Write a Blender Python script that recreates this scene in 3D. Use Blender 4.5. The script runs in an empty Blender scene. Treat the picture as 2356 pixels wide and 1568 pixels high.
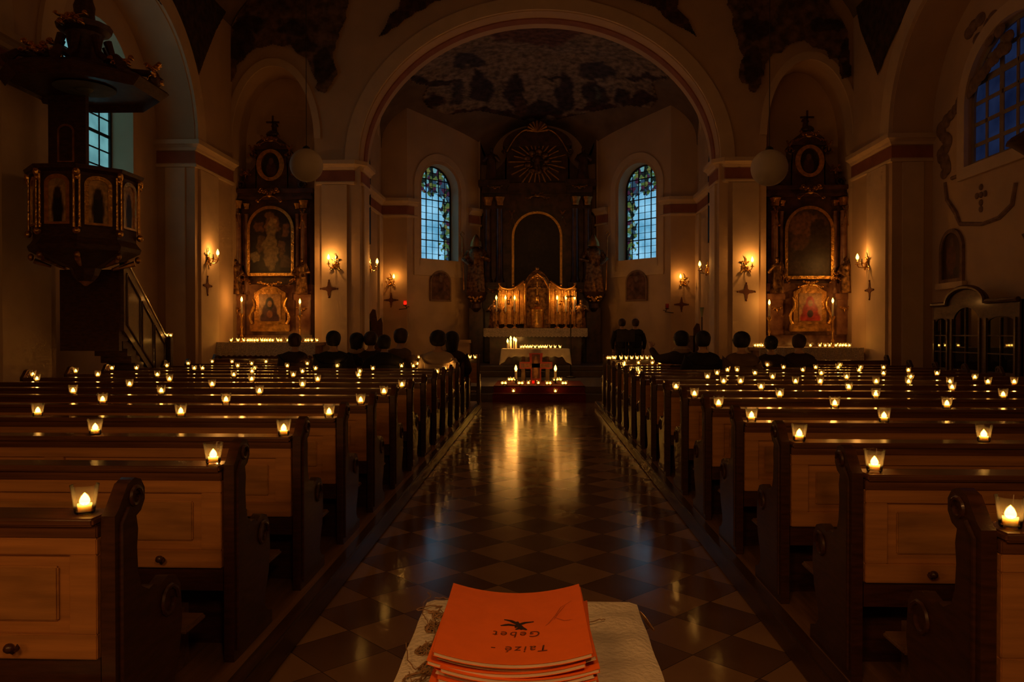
import bpy, bmesh, math, random
from mathutils import Vector, Matrix, noise
random.seed(7)
C = bpy.context.scene
COL = C.collection
PI = math.pi
W, H, F = 2356.0, 1568.0, 1767.0
CAMZ = 1.5
YAW = math.atan(60 / F)      # looks slightly left of the aisle axis
PITCH = math.atan(16 / F)    # and a touch downwards
fwd = Vector((-math.sin(YAW) * math.cos(PITCH), math.cos(YAW) * math.cos(PITCH), -math.sin(PITCH)))
rgt = Vector((math.cos(YAW), math.sin(YAW), 0))
upv = rgt.cross(fwd)
CP = Vector((0, 0, CAMZ))

def ray(px, py):
    return fwd + rgt * ((px - W / 2) / F) + upv * ((H / 2 - py) / F)
def atY(px, py, Y):
    d = ray(px, py); return CP + d * (Y / d.y)
def atX(px, py, X):
    d = ray(px, py); return CP + d * (X / d.x)
def atZ(px, py, z):
    d = ray(px, py); return CP + d * ((z - CAMZ) / d.z)
def proj(p):
    v = Vector(p) - CP; w = v.dot(fwd)
    return (W / 2 + F * v.dot(rgt) / w, H / 2 - F * v.dot(upv) / w)
def inside(x, y, poly):
    c = False; j = len(poly) - 1
    for i in range(len(poly)):
        xi, yi = poly[i]; xj, yj = poly[j]
        if (yi > y) != (yj > y) and x < (xj - xi) * (y - yi) / (yj - yi) + xi: c = not c
        j = i
    return c

# ------------------------------------------------------------------ camera
cd = bpy.data.cameras.new('camera'); cam = bpy.data.objects.new('camera', cd); COL.objects.link(cam)
cd.sensor_width = 36; cd.lens = F / W * 36; cd.clip_start = 0.05; cd.clip_end = 200
cam.matrix_world = Matrix.Translation(CP) @ Matrix((rgt, upv, -fwd)).transposed().to_4x4()
C.camera = cam

# ------------------------------------------------------------------ materials
def newmat(name):
    m = bpy.data.materials.new(name); m.use_nodes = True
    nt = m.node_tree; b = nt.nodes.get('Principled BSDF')
    return m, nt, b
def N(nt, t, **k):
    n = nt.nodes.new(t)
    for a, v in k.items(): setattr(n, a, v)
    return n
def coords(nt, scale=(1, 1, 1), rot=(0, 0, 0)):
    tc = N(nt, 'ShaderNodeTexCoord'); mp = N(nt, 'ShaderNodeMapping')
    mp.inputs['Scale'].default_value = scale; mp.inputs['Rotation'].default_value = rot
    nt.links.new(tc.outputs['Object'], mp.inputs['Vector'])
    return mp.outputs['Vector']
def mixc(nt, fac, a, b):
    m = N(nt, 'ShaderNodeMix', data_type='RGBA')
    if fac is not None: nt.links.new(fac, m.inputs[0])
    for s, v in ((m.inputs[6], a), (m.inputs[7], b)):
        if isinstance(v, tuple): s.default_value = (*v[:3], 1)
        else: nt.links.new(v, s)
    return m.outputs[2]
def mat(name, col, rough=.5, metal=0., var=.2, scale=5, bump=0., bscale=40, coat=0., stretch=(1, 1, 1), col2=None, detail=4, sharp=None):
    m, nt, b = newmat(name)
    v = coords(nt, stretch)
    n = N(nt, 'ShaderNodeTexNoise'); n.inputs['Scale'].default_value = scale; n.inputs['Detail'].default_value = detail
    nt.links.new(v, n.inputs['Vector'])
    r = N(nt, 'ShaderNodeMapRange'); nt.links.new(n.outputs['Fac'], r.inputs['Value'])
    lo, hi = sharp or (.3, .7)
    r.inputs['From Min'].default_value = lo; r.inputs['From Max'].default_value = hi
    a = tuple(c * (1 - var) for c in col); c2 = col2 or tuple(min(1, c * (1 + var)) for c in col)
    nt.links.new(mixc(nt, r.outputs['Result'], a, c2), b.inputs['Base Color'])
    b.inputs['Roughness'].default_value = rough; b.inputs['Metallic'].default_value = metal
    b.inputs['Coat Weight'].default_value = coat; b.inputs['Coat Roughness'].default_value = .12
    if bump:
        n2 = N(nt, 'ShaderNodeTexNoise'); n2.inputs['Scale'].default_value = bscale; nt.links.new(v, n2.inputs['Vector'])
        bp = N(nt, 'ShaderNodeBump'); bp.inputs['Strength'].default_value = bump; bp.inputs['Distance'].default_value = .02
        nt.links.new(n2.outputs['Fac'], bp.inputs['Height']); nt.links.new(bp.outputs['Normal'], b.inputs['Normal'])
    return m
plaster = mat('cream_plaster', (.62, .43, .27), .85, var=.10, scale=1.2, bump=.15, bscale=6)
trimp = mat('pale_trim_plaster', (.72, .54, .36), .8, var=.06, scale=3)
redband = mat('red_painted_band', (.34, .13, .075), .85, var=.15, scale=3)
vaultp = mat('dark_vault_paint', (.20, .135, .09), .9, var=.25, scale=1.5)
darkwood = mat('dark_pew_wood', (.062, .021, .009), .40, var=.4, scale=4, stretch=(2, 2, 14), bump=.08, coat=.35)
ledgewood = mat('polished_ledge_wood', (.16, .065, .028), .28, var=.35, scale=5, stretch=(.5, 12, 12), coat=.9)
pine = mat('pine_panel_wood', (.50, .225, .065), .45, var=.22, scale=4, stretch=(.6, 8, 9), bump=.05, coat=.2)
pine2 = mat('pine_raised_panel', (.44, .21, .06), .42, var=.3, scale=3, stretch=(1, 8, 7), bump=.05, coat=.2)
seatwood = mat('seat_wood', (.22, .12, .06), .4, var=.3, scale=5, stretch=(.5, 10, 10), coat=.3)
platwood = mat('platform_boards', (.26, .13, .06), .5, var=.3, scale=4, stretch=(10, .6, 1), coat=.1)
kerbwood = mat('kerb_wood', (.07, .028, .012), .4, var=.35, scale=4, stretch=(10, .5, 5), coat=.3)
oak = mat('carved_oak', (.075, .03, .016), .5, var=.4, scale=4, stretch=(3, 3, 8), bump=.2, coat=.12)
marbr = mat('red_marble', (.22, .07, .035), .3, var=.5, scale=4, bump=.02, coat=.3, col2=(.38, .19, .11))
darkm = mat('dark_marbled_wood', (.06, .027, .018), .35, var=.5, scale=5, coat=.3, col2=(.12, .05, .03))
gold = mat('gilding', (.80, .47, .13), .32, 1., var=.25, scale=14, bump=.5, bscale=22)
statuem = mat('dim_gilt_polychromy', (.12, .06, .03), .45, .8, var=.3, scale=11, bump=.4, bscale=18, col2=(.48, .26, .09), sharp=(.35, .75))
oldgold = mat('aged_gilding', (.48, .26, .08), .42, 1., var=.4, scale=9, bump=.5, bscale=18)
brass = mat('brass', (.8, .52, .2), .25, 1., var=.15, scale=20)
iron = mat('dark_iron', (.05, .04, .035), .5, .6, var=.3)
linen = mat('white_linen', (.74, .66, .52), .9, var=.08, scale=12, bump=.3, bscale=90)
lace = mat('lace_linen', (.72, .62, .5), .9, var=.25, scale=60, sharp=(.45, .55), bump=.3, bscale=90)
waxm = mat('candle_wax', (.85, .78, .62), .5, var=.03)
_b = waxm.node_tree.nodes['Principled BSDF']; _b.inputs['Transmission Weight'].default_value = .0; _b.inputs['Subsurface Weight'].default_value = .6; _b.inputs['Subsurface Scale'].default_value = .02; _b.inputs['Subsurface Radius'].default_value = (1, .8, .5)
globem = mat('opal_glass', (.60, .52, .44), .6, var=.03)
carpet = mat('red_carpet', (.16, .008, .006), .95, var=.25, scale=60, bump=.3, bscale=200)
redpaint = mat('red_icon_paint', (.42, .035, .02), .5, var=.3, scale=9)
skinm = mat('skin', (.55, .33, .24), .5, var=.08)
greystone = mat('brown_step_stone', (.11, .08, .06), .6, var=.15, scale=5)

def floor_mat():
    m, nt, b = newmat('diagonal_marble_tiles')
    v = coords(nt, (1, 1, 1), (0, 0, PI / 4))
    ch = N(nt, 'ShaderNodeTexChecker'); ch.inputs['Scale'].default_value = 1 / .34; nt.links.new(v, ch.inputs['Vector'])
    ns = N(nt, 'ShaderNodeTexNoise'); ns.inputs['Scale'].default_value = 2.2; ns.inputs['Detail'].default_value = 6; nt.links.new(v, ns.inputs['Vector'])
    # a value of its own for every tile
    sc = N(nt, 'ShaderNodeVectorMath', operation='SCALE'); sc.inputs['Scale'].default_value = 1 / .34; nt.links.new(v, sc.inputs[0])
    fl = N(nt, 'ShaderNodeVectorMath', operation='FLOOR'); nt.links.new(sc.outputs[0], fl.inputs[0])
    wn = N(nt, 'ShaderNodeTexWhiteNoise', noise_dimensions='3D'); nt.links.new(fl.outputs[0], wn.inputs['Vector'])
    light = mixc(nt, wn.outputs['Value'], (.32, .18, .08), (.48, .29, .15))
    dark = mixc(nt, wn.outputs['Value'], (.13, .07, .04), (.20, .11, .065))
    c = mixc(nt, ch.outputs['Fac'], light, dark)
    r = N(nt, 'ShaderNodeMapRange'); nt.links.new(ns.outputs['Fac'], r.inputs['Value'])
    r.inputs['From Min'].default_value = .35; r.inputs['From Max'].default_value = .7; r.inputs['To Max'].default_value = .5
    c2 = mixc(nt, r.outputs['Result'], c, (.24, .13, .07))
    # fine dark joints between the tiles
    fr = N(nt, 'ShaderNodeVectorMath', operation='FRACTION'); nt.links.new(sc.outputs[0], fr.inputs[0])
    sep = N(nt, 'ShaderNodeSeparateXYZ'); nt.links.new(fr.outputs[0], sep.inputs[0])
    mn = N(nt, 'ShaderNodeMath', operation='MINIMUM'); nt.links.new(sep.outputs[0], mn.inputs[0]); nt.links.new(sep.outputs[1], mn.inputs[1])
    lt = N(nt, 'ShaderNodeMath', operation='LESS_THAN'); lt.inputs[1].default_value = .014; nt.links.new(mn.outputs[0], lt.inputs[0])
    nt.links.new(mixc(nt, lt.outputs[0], c2, (.07, .045, .03)), b.inputs['Base Color'])
    rr = N(nt, 'ShaderNodeMapRange'); nt.links.new(ns.outputs['Fac'], rr.inputs['Value']); rr.inputs['To Min'].default_value = .10; rr.inputs['To Max'].default_value = .22; b.inputs['IOR'].default_value = 1.4
    nt.links.new(rr.outputs['Result'], b.inputs['Roughness'])
    n2 = N(nt, 'ShaderNodeTexNoise'); n2.inputs['Scale'].default_value = 3; nt.links.new(v, n2.inputs['Vector'])
    bp = N(nt, 'ShaderNodeBump'); bp.inputs['Strength'].default_value = .025; bp.inputs['Distance'].default_value = .02
    b.inputs['Specular IOR Level'].default_value = .2
    nt.links.new(n2.outputs['Fac'], bp.inputs['Height']); nt.links.new(bp.outputs['Normal'], b.inputs['Normal'])
    return m
floorm = floor_mat()

def attr_mat(name, rough=.85, nscale=6, namt=.5, attr='paint'):
    m, nt, b = newmat(name)
    a = N(nt, 'ShaderNodeAttribute', attribute_name=attr)
    n = N(nt, 'ShaderNodeTexNoise'); n.inputs['Scale'].default_value = nscale; n.inputs['Detail'].default_value = 5
    nt.links.new(coords(nt), n.inputs['Vector'])
    mm = N(nt, 'ShaderNodeMapRange'); mm.inputs['From Min'].default_value = .35; mm.inputs['From Max'].default_value = .65
    mm.inputs['To Min'].default_value = 1 - namt; mm.inputs['To Max'].default_value = 1 + namt
    nt.links.new(n.outputs['Fac'], mm.inputs['Value'])
    sc = N(nt, 'ShaderNodeVectorMath', operation='SCALE'); nt.links.new(a.outputs['Color'], sc.inputs[0]); nt.links.new(mm.outputs['Result'], sc.inputs['Scale'])
    nt.links.new(sc.outputs[0], b.inputs['Base Color']); b.inputs['Roughness'].default_value = rough
    return m
fresco = attr_mat('fresco_paint')
canvas = attr_mat('oil_on_canvas', .4, 12, .35)

def emis(name, col, s, through=False):
    m = bpy.data.materials.new(name); m.use_nodes = True; nt = m.node_tree; nt.nodes.clear()
    e = N(nt, 'ShaderNodeEmission'); e.inputs['Color'].default_value = (*col, 1); e.inputs['Strength'].default_value = s
    o = N(nt, 'ShaderNodeOutputMaterial')
    if through:
        t = N(nt, 'ShaderNodeBsdfTransparent'); a = N(nt, 'ShaderNodeAddShader')
        nt.links.new(e.outputs[0], a.inputs[0]); nt.links.new(t.outputs[0], a.inputs[1]); nt.links.new(a.outputs[0], o.inputs[0])
        m.cycles.emission_sampling = 'NONE'
    else: nt.links.new(e.outputs[0], o.inputs[0])
    return m
flamem = emis('candle_flame', (1, .46, .045), 9, True)
flamered = emis('red_lamp_flame', (1, .05, .02), 5, True)

def glass_mat(name, tint=(1, 1, 1), veil=.06, gloss=.05, through=None):
    m = bpy.data.materials.new(name); m.use_nodes = True; nt = m.node_tree; nt.nodes.clear()
    o = N(nt, 'ShaderNodeOutputMaterial'); t = N(nt, 'ShaderNodeBsdfTransparent'); t.inputs['Color'].default_value = (*tint, 1)
    g = N(nt, 'ShaderNodeBsdfGlossy'); g.inputs['Roughness'].default_value = gloss
    fr = N(nt, 'ShaderNodeLayerWeight'); fr.inputs['Blend'].default_value = .25
    mx = N(nt, 'ShaderNodeMixShader'); nt.links.new(fr.outputs['Facing'], mx.inputs[0]) if False else nt.links.new(fr.outputs['Fresnel'], mx.inputs[0])
    nt.links.new(t.outputs[0], mx.inputs[1]); nt.links.new(g.outputs[0], mx.inputs[2])
    tr = N(nt, 'ShaderNodeBsdfTranslucent'); tr.inputs['Color'].default_value = (.9, .85, .75, 1)
    m2 = N(nt, 'ShaderNodeMixShader'); m2.inputs[0].default_value = veil
    nt.links.new(mx.outputs[0], m2.inputs[1]); nt.links.new(tr.outputs[0], m2.inputs[2]); nt.links.new(m2.outputs[0], o.inputs[0])
    return m
glass = glass_mat('clear_cup_glass', veil=.03)
redglass = glass_mat('red_lamp_glass', (.9, .1, .06), .3)

# ------------------------------------------------------------------ mesh helpers
class MB:
    def __init__(s): s.bm = bmesh.new()
    def _xf(s, verts, M):
        if M is not None: bmesh.ops.transform(s.bm, matrix=M, verts=verts)
    def box(s, x0, x1, y0, y1, z0, z1, M=None, bev=0):
        r = bmesh.ops.create_cube(s.bm, size=1)
        vs = r['verts']
        for v in vs:
            v.co = Vector((x0 + (v.co.x + .5) * (x1 - x0), y0 + (v.co.y + .5) * (y1 - y0), z0 + (v.co.z + .5) * (z1 - z0)))
        if bev:
            es = list({e for v in vs for e in v.link_edges})
            rr = bmesh.ops.bevel(s.bm, geom=es, offset=bev, segments=2, affect='EDGES')
            vs = rr['verts']
        s._xf(vs, M); return s
    def lathe(s, prof, seg=16, c=(0, 0, 0), M=None, caps=True, wob=None, squash=1.):
        rings = []; allv = []
        for k, (r, z) in enumerate(prof):
            ring = []
            for i in range(seg):
                a = 2 * PI * i / seg; rr = r * (wob(a, k) if wob else 1)
                ring.append(s.bm.verts.new((c[0] + rr * math.cos(a), c[1] + rr * math.sin(a) * squash, c[2] + z)))
            rings.append(ring); allv += ring
        for a, b in zip(rings, rings[1:]):
            for i in range(seg): s.bm.faces.new((a[i], a[(i + 1) % seg], b[(i + 1) % seg], b[i]))
        if caps:
            s.bm.faces.new(rings[0][::-1]); s.bm.faces.new(rings[-1])
        s._xf(allv, M); return s
    def tube(s, pts, r, seg=8, M=None):
        pts = [Vector(p) for p in pts]; rs = r if isinstance(r, (list, tuple)) else [r] * len(pts)
        rings = []; allv = []; n0 = None
        for i, p in enumerate(pts):
            t = (pts[min(i + 1, len(pts) - 1)] - pts[max(i - 1, 0)]).normalized()
            if n0 is None: n0 = t.orthogonal().normalized()
            n0 = (n0 - t * n0.dot(t)); n0 = n0.normalized() if n0.length > 1e-6 else t.orthogonal().normalized()
            b = t.cross(n0)
            ring = [s.bm.verts.new(p + (n0 * math.cos(2 * PI * k / seg) + b * math.sin(2 * PI * k / seg)) * rs[i]) for k in range(seg)]
            rings.append(ring); allv += ring
        for a, b in zip(rings, rings[1:]):
            for i in range(seg): s.bm.faces.new((a[i], a[(i + 1) % seg], b[(i + 1) % seg], b[i]))
        s.bm.faces.new(rings[0][::-1]); s.bm.faces.new(rings[-1])
        s._xf(allv, M); return s
    def ball(s, c, r, seg=12, M=None):
        rx, ry, rz = r if isinstance(r, tuple) else (r, r, r)
        res = bmesh.ops.create_uvsphere(s.bm, u_segments=seg, v_segments=max(6, seg * 2 // 3), radius=1)
        for v in res['verts']: v.co = Vector((c[0] + v.co.x * rx, c[1] + v.co.y * ry, c[2] + v.co.z * rz))
        s._xf(res['verts'], M); return s
    def prism(s, poly, d0, d1, axis='y', M=None):
        """polygon (no holes) of (a, z) extruded along axis from d0 to d1"""
        f = {'y': lambda a, z, d: (a, d, z), 'x': lambda a, z, d: (d, a, z), 'z': lambda a, z, d: (a, z, d)}[axis]
        v0 = [s.bm.verts.new(f(a, z, d0)) for a, z in poly]; v1 = [s.bm.verts.new(f(a, z, d1)) for a, z in poly]
        s.bm.faces.new(v0[::-1]); s.bm.faces.new(v1)
        for i in range(len(poly)):
            j = (i + 1) % len(poly); s.bm.faces.new((v0[i], v0[j], v1[j], v1[i]))
        s._xf(v0 + v1, M); return s
    def ring(s, outer, inner, d0, d1, M=None):
        """frame between two closed outlines of equal point count, in the XZ plane"""
        n = len(outer); L = []
        for d in (d0, d1):
            L.append([s.bm.verts.new((a, d, z)) for a, z in outer]); L.append([s.bm.verts.new((a, d, z)) for a, z in inner])
        o0, i0, o1, i1 = L
        for i in range(n):
            j = (i + 1) % n
            for q in ((o0[i], o0[j], i0[j], i0[i]), (o1[i], i1[i], i1[j], o1[j]), (o0[i], o1[i], o1[j], o0[j]), (i0[i], i0[j], i1[j], i1[i])): s.bm.faces.new(q)
        s._xf(o0 + i0 + o1 + i1, M); return s
    def add_mesh(s, me, M=None):
        n = len(s.bm.verts); s.bm.from_mesh(me); s.bm.verts.ensure_lookup_table()
        s._xf(s.bm.verts[n:], M); return s
    def build(s, name, m, parent=None, smooth=True, loc=None, rot=None):
        bmesh.ops.recalc_face_normals(s.bm, faces=s.bm.faces)
        me = bpy.data.meshes.new(name); s.bm.to_mesh(me); s.bm.free()
        me.materials.append(m)
        if smooth:
            for p in me.polygons: p.use_smooth = True
            try: me.set_sharp_from_angle(angle=math.radians(38))
            except Exception: pass
        o = bpy.data.objects.new(name, me); COL.objects.link(o)
        if parent is not None: o.parent = parent
        if loc is not None: o.location = loc
        if rot is not None: o.rotation_euler = rot
        return o
def tag(o, label=None, cat=None, group=None, kind=None):
    if label: o['label'] = label
    if cat: o['category'] = cat
    if group: o['group'] = group
    if kind: o['kind'] = kind
    return o
def thing(name, label, cat, loc=(0, 0, 0), rz=0, group=None, scale=None):
    o = bpy.data.objects.new(name, None); COL.objects.link(o); o.location = loc; o.rotation_euler = (0, 0, rz)
    o.empty_display_size = .1
    if scale: o.scale = (scale,) * 3 if not isinstance(scale, tuple) else scale
    return tag(o, label, cat, group)
def struct(name, mb, m, label=None, **k):
    return tag(mb.build(name, m, **k), label=label, kind='structure')
def kids(o): return [c for c in bpy.data.objects if c.parent == o]
def dup(root, loc=None, rz=None, label=None, group=None):
    def rec(o, par):
        c = o.copy(); COL.objects.link(c); c.parent = par
        for ch in CH.get(o.name, ()): rec(ch, c)
        return c
    r = rec(root, None)
    if loc is not None: r.location = loc
    if rz is not None: r.rotation_euler = (0, 0, rz)
    if label: r['label'] = label
    if group: r['group'] = group
    return r
CH = {}
def remember(root):
    CH[root.name] = [o for o in bpy.data.objects if o.parent == root]
    for o in CH[root.name]: remember(o)
    return root

def plate_mesh(outer, holes, t):
    """filled outline with holes, thickness t, in XZ plane (front face y=0, back y=t)"""
    cu = bpy.data.curves.new('outline', 'CURVE'); cu.dimensions = '2D'; cu.fill_mode = 'BOTH'; cu.extrude = t / 2
    for poly in [outer] + list(holes):
        sp = cu.splines.new('POLY'); sp.points.add(len(poly) - 1); sp.use_cyclic_u = True
        for p, (a, z) in zip(sp.points, poly): p.co = (a, z, 0, 1)
    ob = bpy.data.objects.new('outline', cu); COL.objects.link(ob)
    me = bpy.data.meshes.new_from_object(ob)
    bpy.data.objects.remove(ob); bpy.data.curves.remove(cu)
    M = Matrix.Translation((0, t / 2, 0)) @ Matrix.Rotation(PI / 2, 4, 'X')
    me.transform(M); return me
def arch_pts(cx, a, z0, b, n=24, lo=0., hi=PI):
    return [(cx + a * math.cos(lo + (hi - lo) * i / n), z0 + b * math.sin(lo + (hi - lo) * i / n)) for i in range(n + 1)]
def arch_out(x0, x1, z0, zs, b=None, n=20):
    """closed arched outline: bottom z0, springing zs"""
    cx, a = (x0 + x1) / 2, (x1 - x0) / 2; b = a if b is None else b
    return [(x0, z0), (x1, z0)] + arch_pts(cx, a, zs, b, n)
def oval(cx, cz, a, b, n=28): return [(cx + a * math.cos(2 * PI * i / n), cz + b * math.sin(2 * PI * i / n)) for i in range(n)]
RZ = lambda a: Matrix.Rotation(a, 4, 'Z')
T = lambda *p: Matrix.Translation(p)

def orn(mb, cx, cz, w, h, y=0, seed=1, n=7, dep=.05):
    """symmetrical carved rocaille: curls and lobes around a centre"""
    rg = random.Random(seed)
    mb.ball((cx, y, cz), (w * .12, dep, h * .16), 8)
    for k in range(n):
        t = (k + .5) / n; a = rg.uniform(-.2, 1.2); rx = w * .5 * t; rz = h * .5 * math.sin(a * 2 + t * 3) * (.4 + .6 * t)
        r = rg.uniform(.06, .12) * min(w, h) + .008
        for s in (-1, 1):
            p = (cx + s * rx, y, cz + rz)
            curl = [(p[0] + s * r * (1.2 - .8 * q / 7) * math.cos(q * .75), y - dep * .4, p[2] + r * (1.2 - .8 * q / 7) * math.sin(q * .75)) for q in range(8)]
            mb.tube(curl, [r * .42 * (1 - q * .07) for q in range(8)], 6)
            mb.ball((p[0], y, p[2]), (r * .9, dep, r * .7), 6); mb.tube([(cx, y, cz), ((cx + p[0]) / 2, y - dep * .3, (cz + p[2]) / 2 + h * .10), p], [r * .3, r * .22, r * .22], 6)
def rocaille(parent, m, *a):
    mb = MB(); orn(mb, *a); return mb.build('rocaille', m, parent)
def robe(mb, c, h, seed=1, arms=True, M=None):
    """draped standing figure, folds cut into the robe, facing -y"""
    rg = random.Random(seed); ph = rg.uniform(0, 6)
    prof = [(.17, 0), (.165, .08), (.15, .25), (.135, .42), (.125, .52), (.14, .62), (.155, .74), (.12, .80), (.05, .84), (.045, .87)]
    mb.lathe([(r * h, z * h) for r, z in prof], 18, c, M, wob=lambda a, k: 1 + (.14 if k < 6 else .03) * math.sin(5 * a + ph + k * .35), squash=.75)
    mb.ball((c[0], c[1], c[2] + .93 * h), (.055 * h, .06 * h, .075 * h), 10, M)
    if arms:
        for s in (-1, 1):
            q = rg.uniform(.45, .75)
            mb.tube([(c[0] + s * .13 * h, c[1], c[2] + .76 * h), (c[0] + s * .22 * h, c[1] - .05 * h, c[2] + .6 * h), (c[0] + s * .12 * h, c[1] - .17 * h, c[2] + q * h)], [.05 * h, .055 * h, .025 * h], 8, M)
            mb.ball((c[0] + s * .12 * h, c[1] - .18 * h, c[2] + q * h), .025 * h, 6, M)
def painted(name, poly_xz, colorfn, y, mate, parent, step=.03, t=.01, label=None, M=None):
    """flat painted panel: cells inside an outline, colours from colorfn(x, z)"""
    xs = [p[0] for p in poly_xz]; zs = [p[1] for p in poly_xz]
    bm = bmesh.new(); cl = bm.loops.layers.float_color.new('paint'); grid = {}
    nx = int((max(xs) - min(xs)) / step) + 1; nz = int((max(zs) - min(zs)) / step) + 1
    def vt(i, k):
        if (i, k) not in grid: grid[i, k] = bm.verts.new((min(xs) + i * step, y, min(zs) + k * step))
        return grid[i, k]
    for i in range(nx):
        for k in range(nz):
            x = min(xs) + (i + .5) * step; z = min(zs) + (k + .5) * step
            if inside(x, z, poly_xz):
                f = bm.faces.new((vt(i, k), vt(i + 1, k), vt(i + 1, k + 1), vt(i, k + 1)))
                for lp in f.loops: lp[cl] = (*colorfn(lp.vert.co.x, lp.vert.co.z), 1)
    if M is not None: bmesh.ops.transform(bm, matrix=M, verts=bm.verts)
    me = bpy.data.meshes.new(name); bm.to_mesh(me); bm.free(); me.materials.append(mate)
    o = bpy.data.objects.new(name, me); COL.objects.link(o); o.parent = parent
    s = o.modifiers.new('thickness', 'SOLIDIFY'); s.thickness = t; s.offset = 1
    if label: o['label'] = label
    return o
def blobs(base, L, warp=0):
    """painted colours: soft-edged patches (x, z, rx, rz, colour) over a ground"""
    def f(x, z):
        c = base(x, z) if callable(base) else base
        if warp:
            q = noise.turbulence_vector(Vector((x, z, 0)) / (warp * 2.2), 3, False); x += (q.x - .0) * warp; z += (q.y - .0) * warp
            g = 1 + .2 * noise.noise(Vector((x, z, 5)) / (warp * 1.1)); c = tuple(v * g for v in c)
        for bx, bz, rx, rz, bc in L:
            d = ((x - bx) / rx) ** 2 + ((z - bz) / rz) ** 2
            k = max(0., min(1., (1.15 - d) / .3))
            c = tuple(a * (1 - k) + b * k for a, b in zip(c, bc))
        return c
    return f
# ------------------------------------------------------------------ setting
XW, XP = 8.05, 7.24            # outer wall, pier face
SPR, YE = 5.57, 18.0           # springing height, end wall
struct('floor', MB().box(-9.2, 9.2, -6.3, 26.5, -.2, 0), floorm)
# timber platforms the pews stand on, with kerbs
for s, nm in ((-1, 'left'), (1, 'right')):
    x0, x1 = sorted((s * 1.22, s * XW))
    o = struct('trim_1' if s < 0 else 'trim_2', MB().box(x0, x1, -3, 15.75, 0, .12), platwood)
    k0, k1 = sorted((s * 1.16, s * 1.24)); kb = MB().box(k0, k1, -3, 15.78, 0, .125, bev=.01); k = kb.build('kerb', kerbwood, o)

def cornice(name, path, parent, z=SPR, closed=False, s=1.):
    """moulded cornice with painted band along a plan path (left side of travel = outside)"""
    for nm, prof, m in (('cornice', [(0, -.22), (.05, -.20), (.07, -.15), (.12, -.11), (.16, -.09), (.16, 0), (0, .02)], trimp),
                        ('painted_band', [(0, -.47), (.025, -.47), (.025, -.22), (0, -.22)], redband),
                        ('lower_moulding', [(0, -.56), (.05, -.55), (.06, -.50), (.03, -.47), (0, -.47)], trimp)):
        bm = bmesh.new(); rings = []
        for i, p in enumerate(path):
            p = Vector((*p, 0))
            d0 = (Vector((*path[i], 0)) - Vector((*path[i - 1], 0))).normalized() if i else None
            d1 = (Vector((*path[i + 1], 0)) - Vector((*path[i], 0))).normalized() if i < len(path) - 1 else None
            n0 = Vector((d0.y, -d0.x, 0)) if d0 else None; n1 = Vector((d1.y, -d1.x, 0)) if d1 else None
            if n0 and n1:
                n = (n0 + n1).normalized(); n = n / max(.3, n.dot(n0))
            else: n = n0 or n1
            rings.append([bm.verts.new((p.x + n.x * a, p.y + n.y * a, z + b)) for a, b in prof])
        for a, b in zip(rings, rings[1:]):
            for i in range(len(prof)): bm.faces.new((a[i], a[(i + 1) % len(prof)], b[(i + 1) % len(prof)], b[i]))
        bm.faces.new(rings[0]); bm.faces.new(rings[-1][::-1])
        mb = MB(); mb.bm.free(); mb.bm = bm
        mb.build(nm, m, parent, smooth=False)

# side walls: outer wall plate with window openings
def side_wall(s, name, holes):
    # plate in local XZ: x = world Y, extruded outwards
    me = plate_mesh([(-6.3, 0), (19.5, 0), (19.5, 12), (-6.3, 12)], holes, .55)
    M = Matrix(((0, -1 if s < 0 else 1, 0, s * XW), (1, 0, 0, 0), (0, 0, 1, 0), (0, 0, 0, 1)))
    return struct(name, MB().add_mesh(me, M), plaster, smooth=False)
LWIN = arch_out(12.75, 15.05, 3.5, 6.1, 1.2)
RWIN = arch_out(12.0, 14.7, 4.62, 5.75, 1.15)
side_wall(-1, 'wall_left', [LWIN]); wr = side_wall(1, 'wall_right', [RWIN])
struct('wall_back', MB().box(-9, 9, -6.5, -6.1, 0, 13), plaster)

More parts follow.
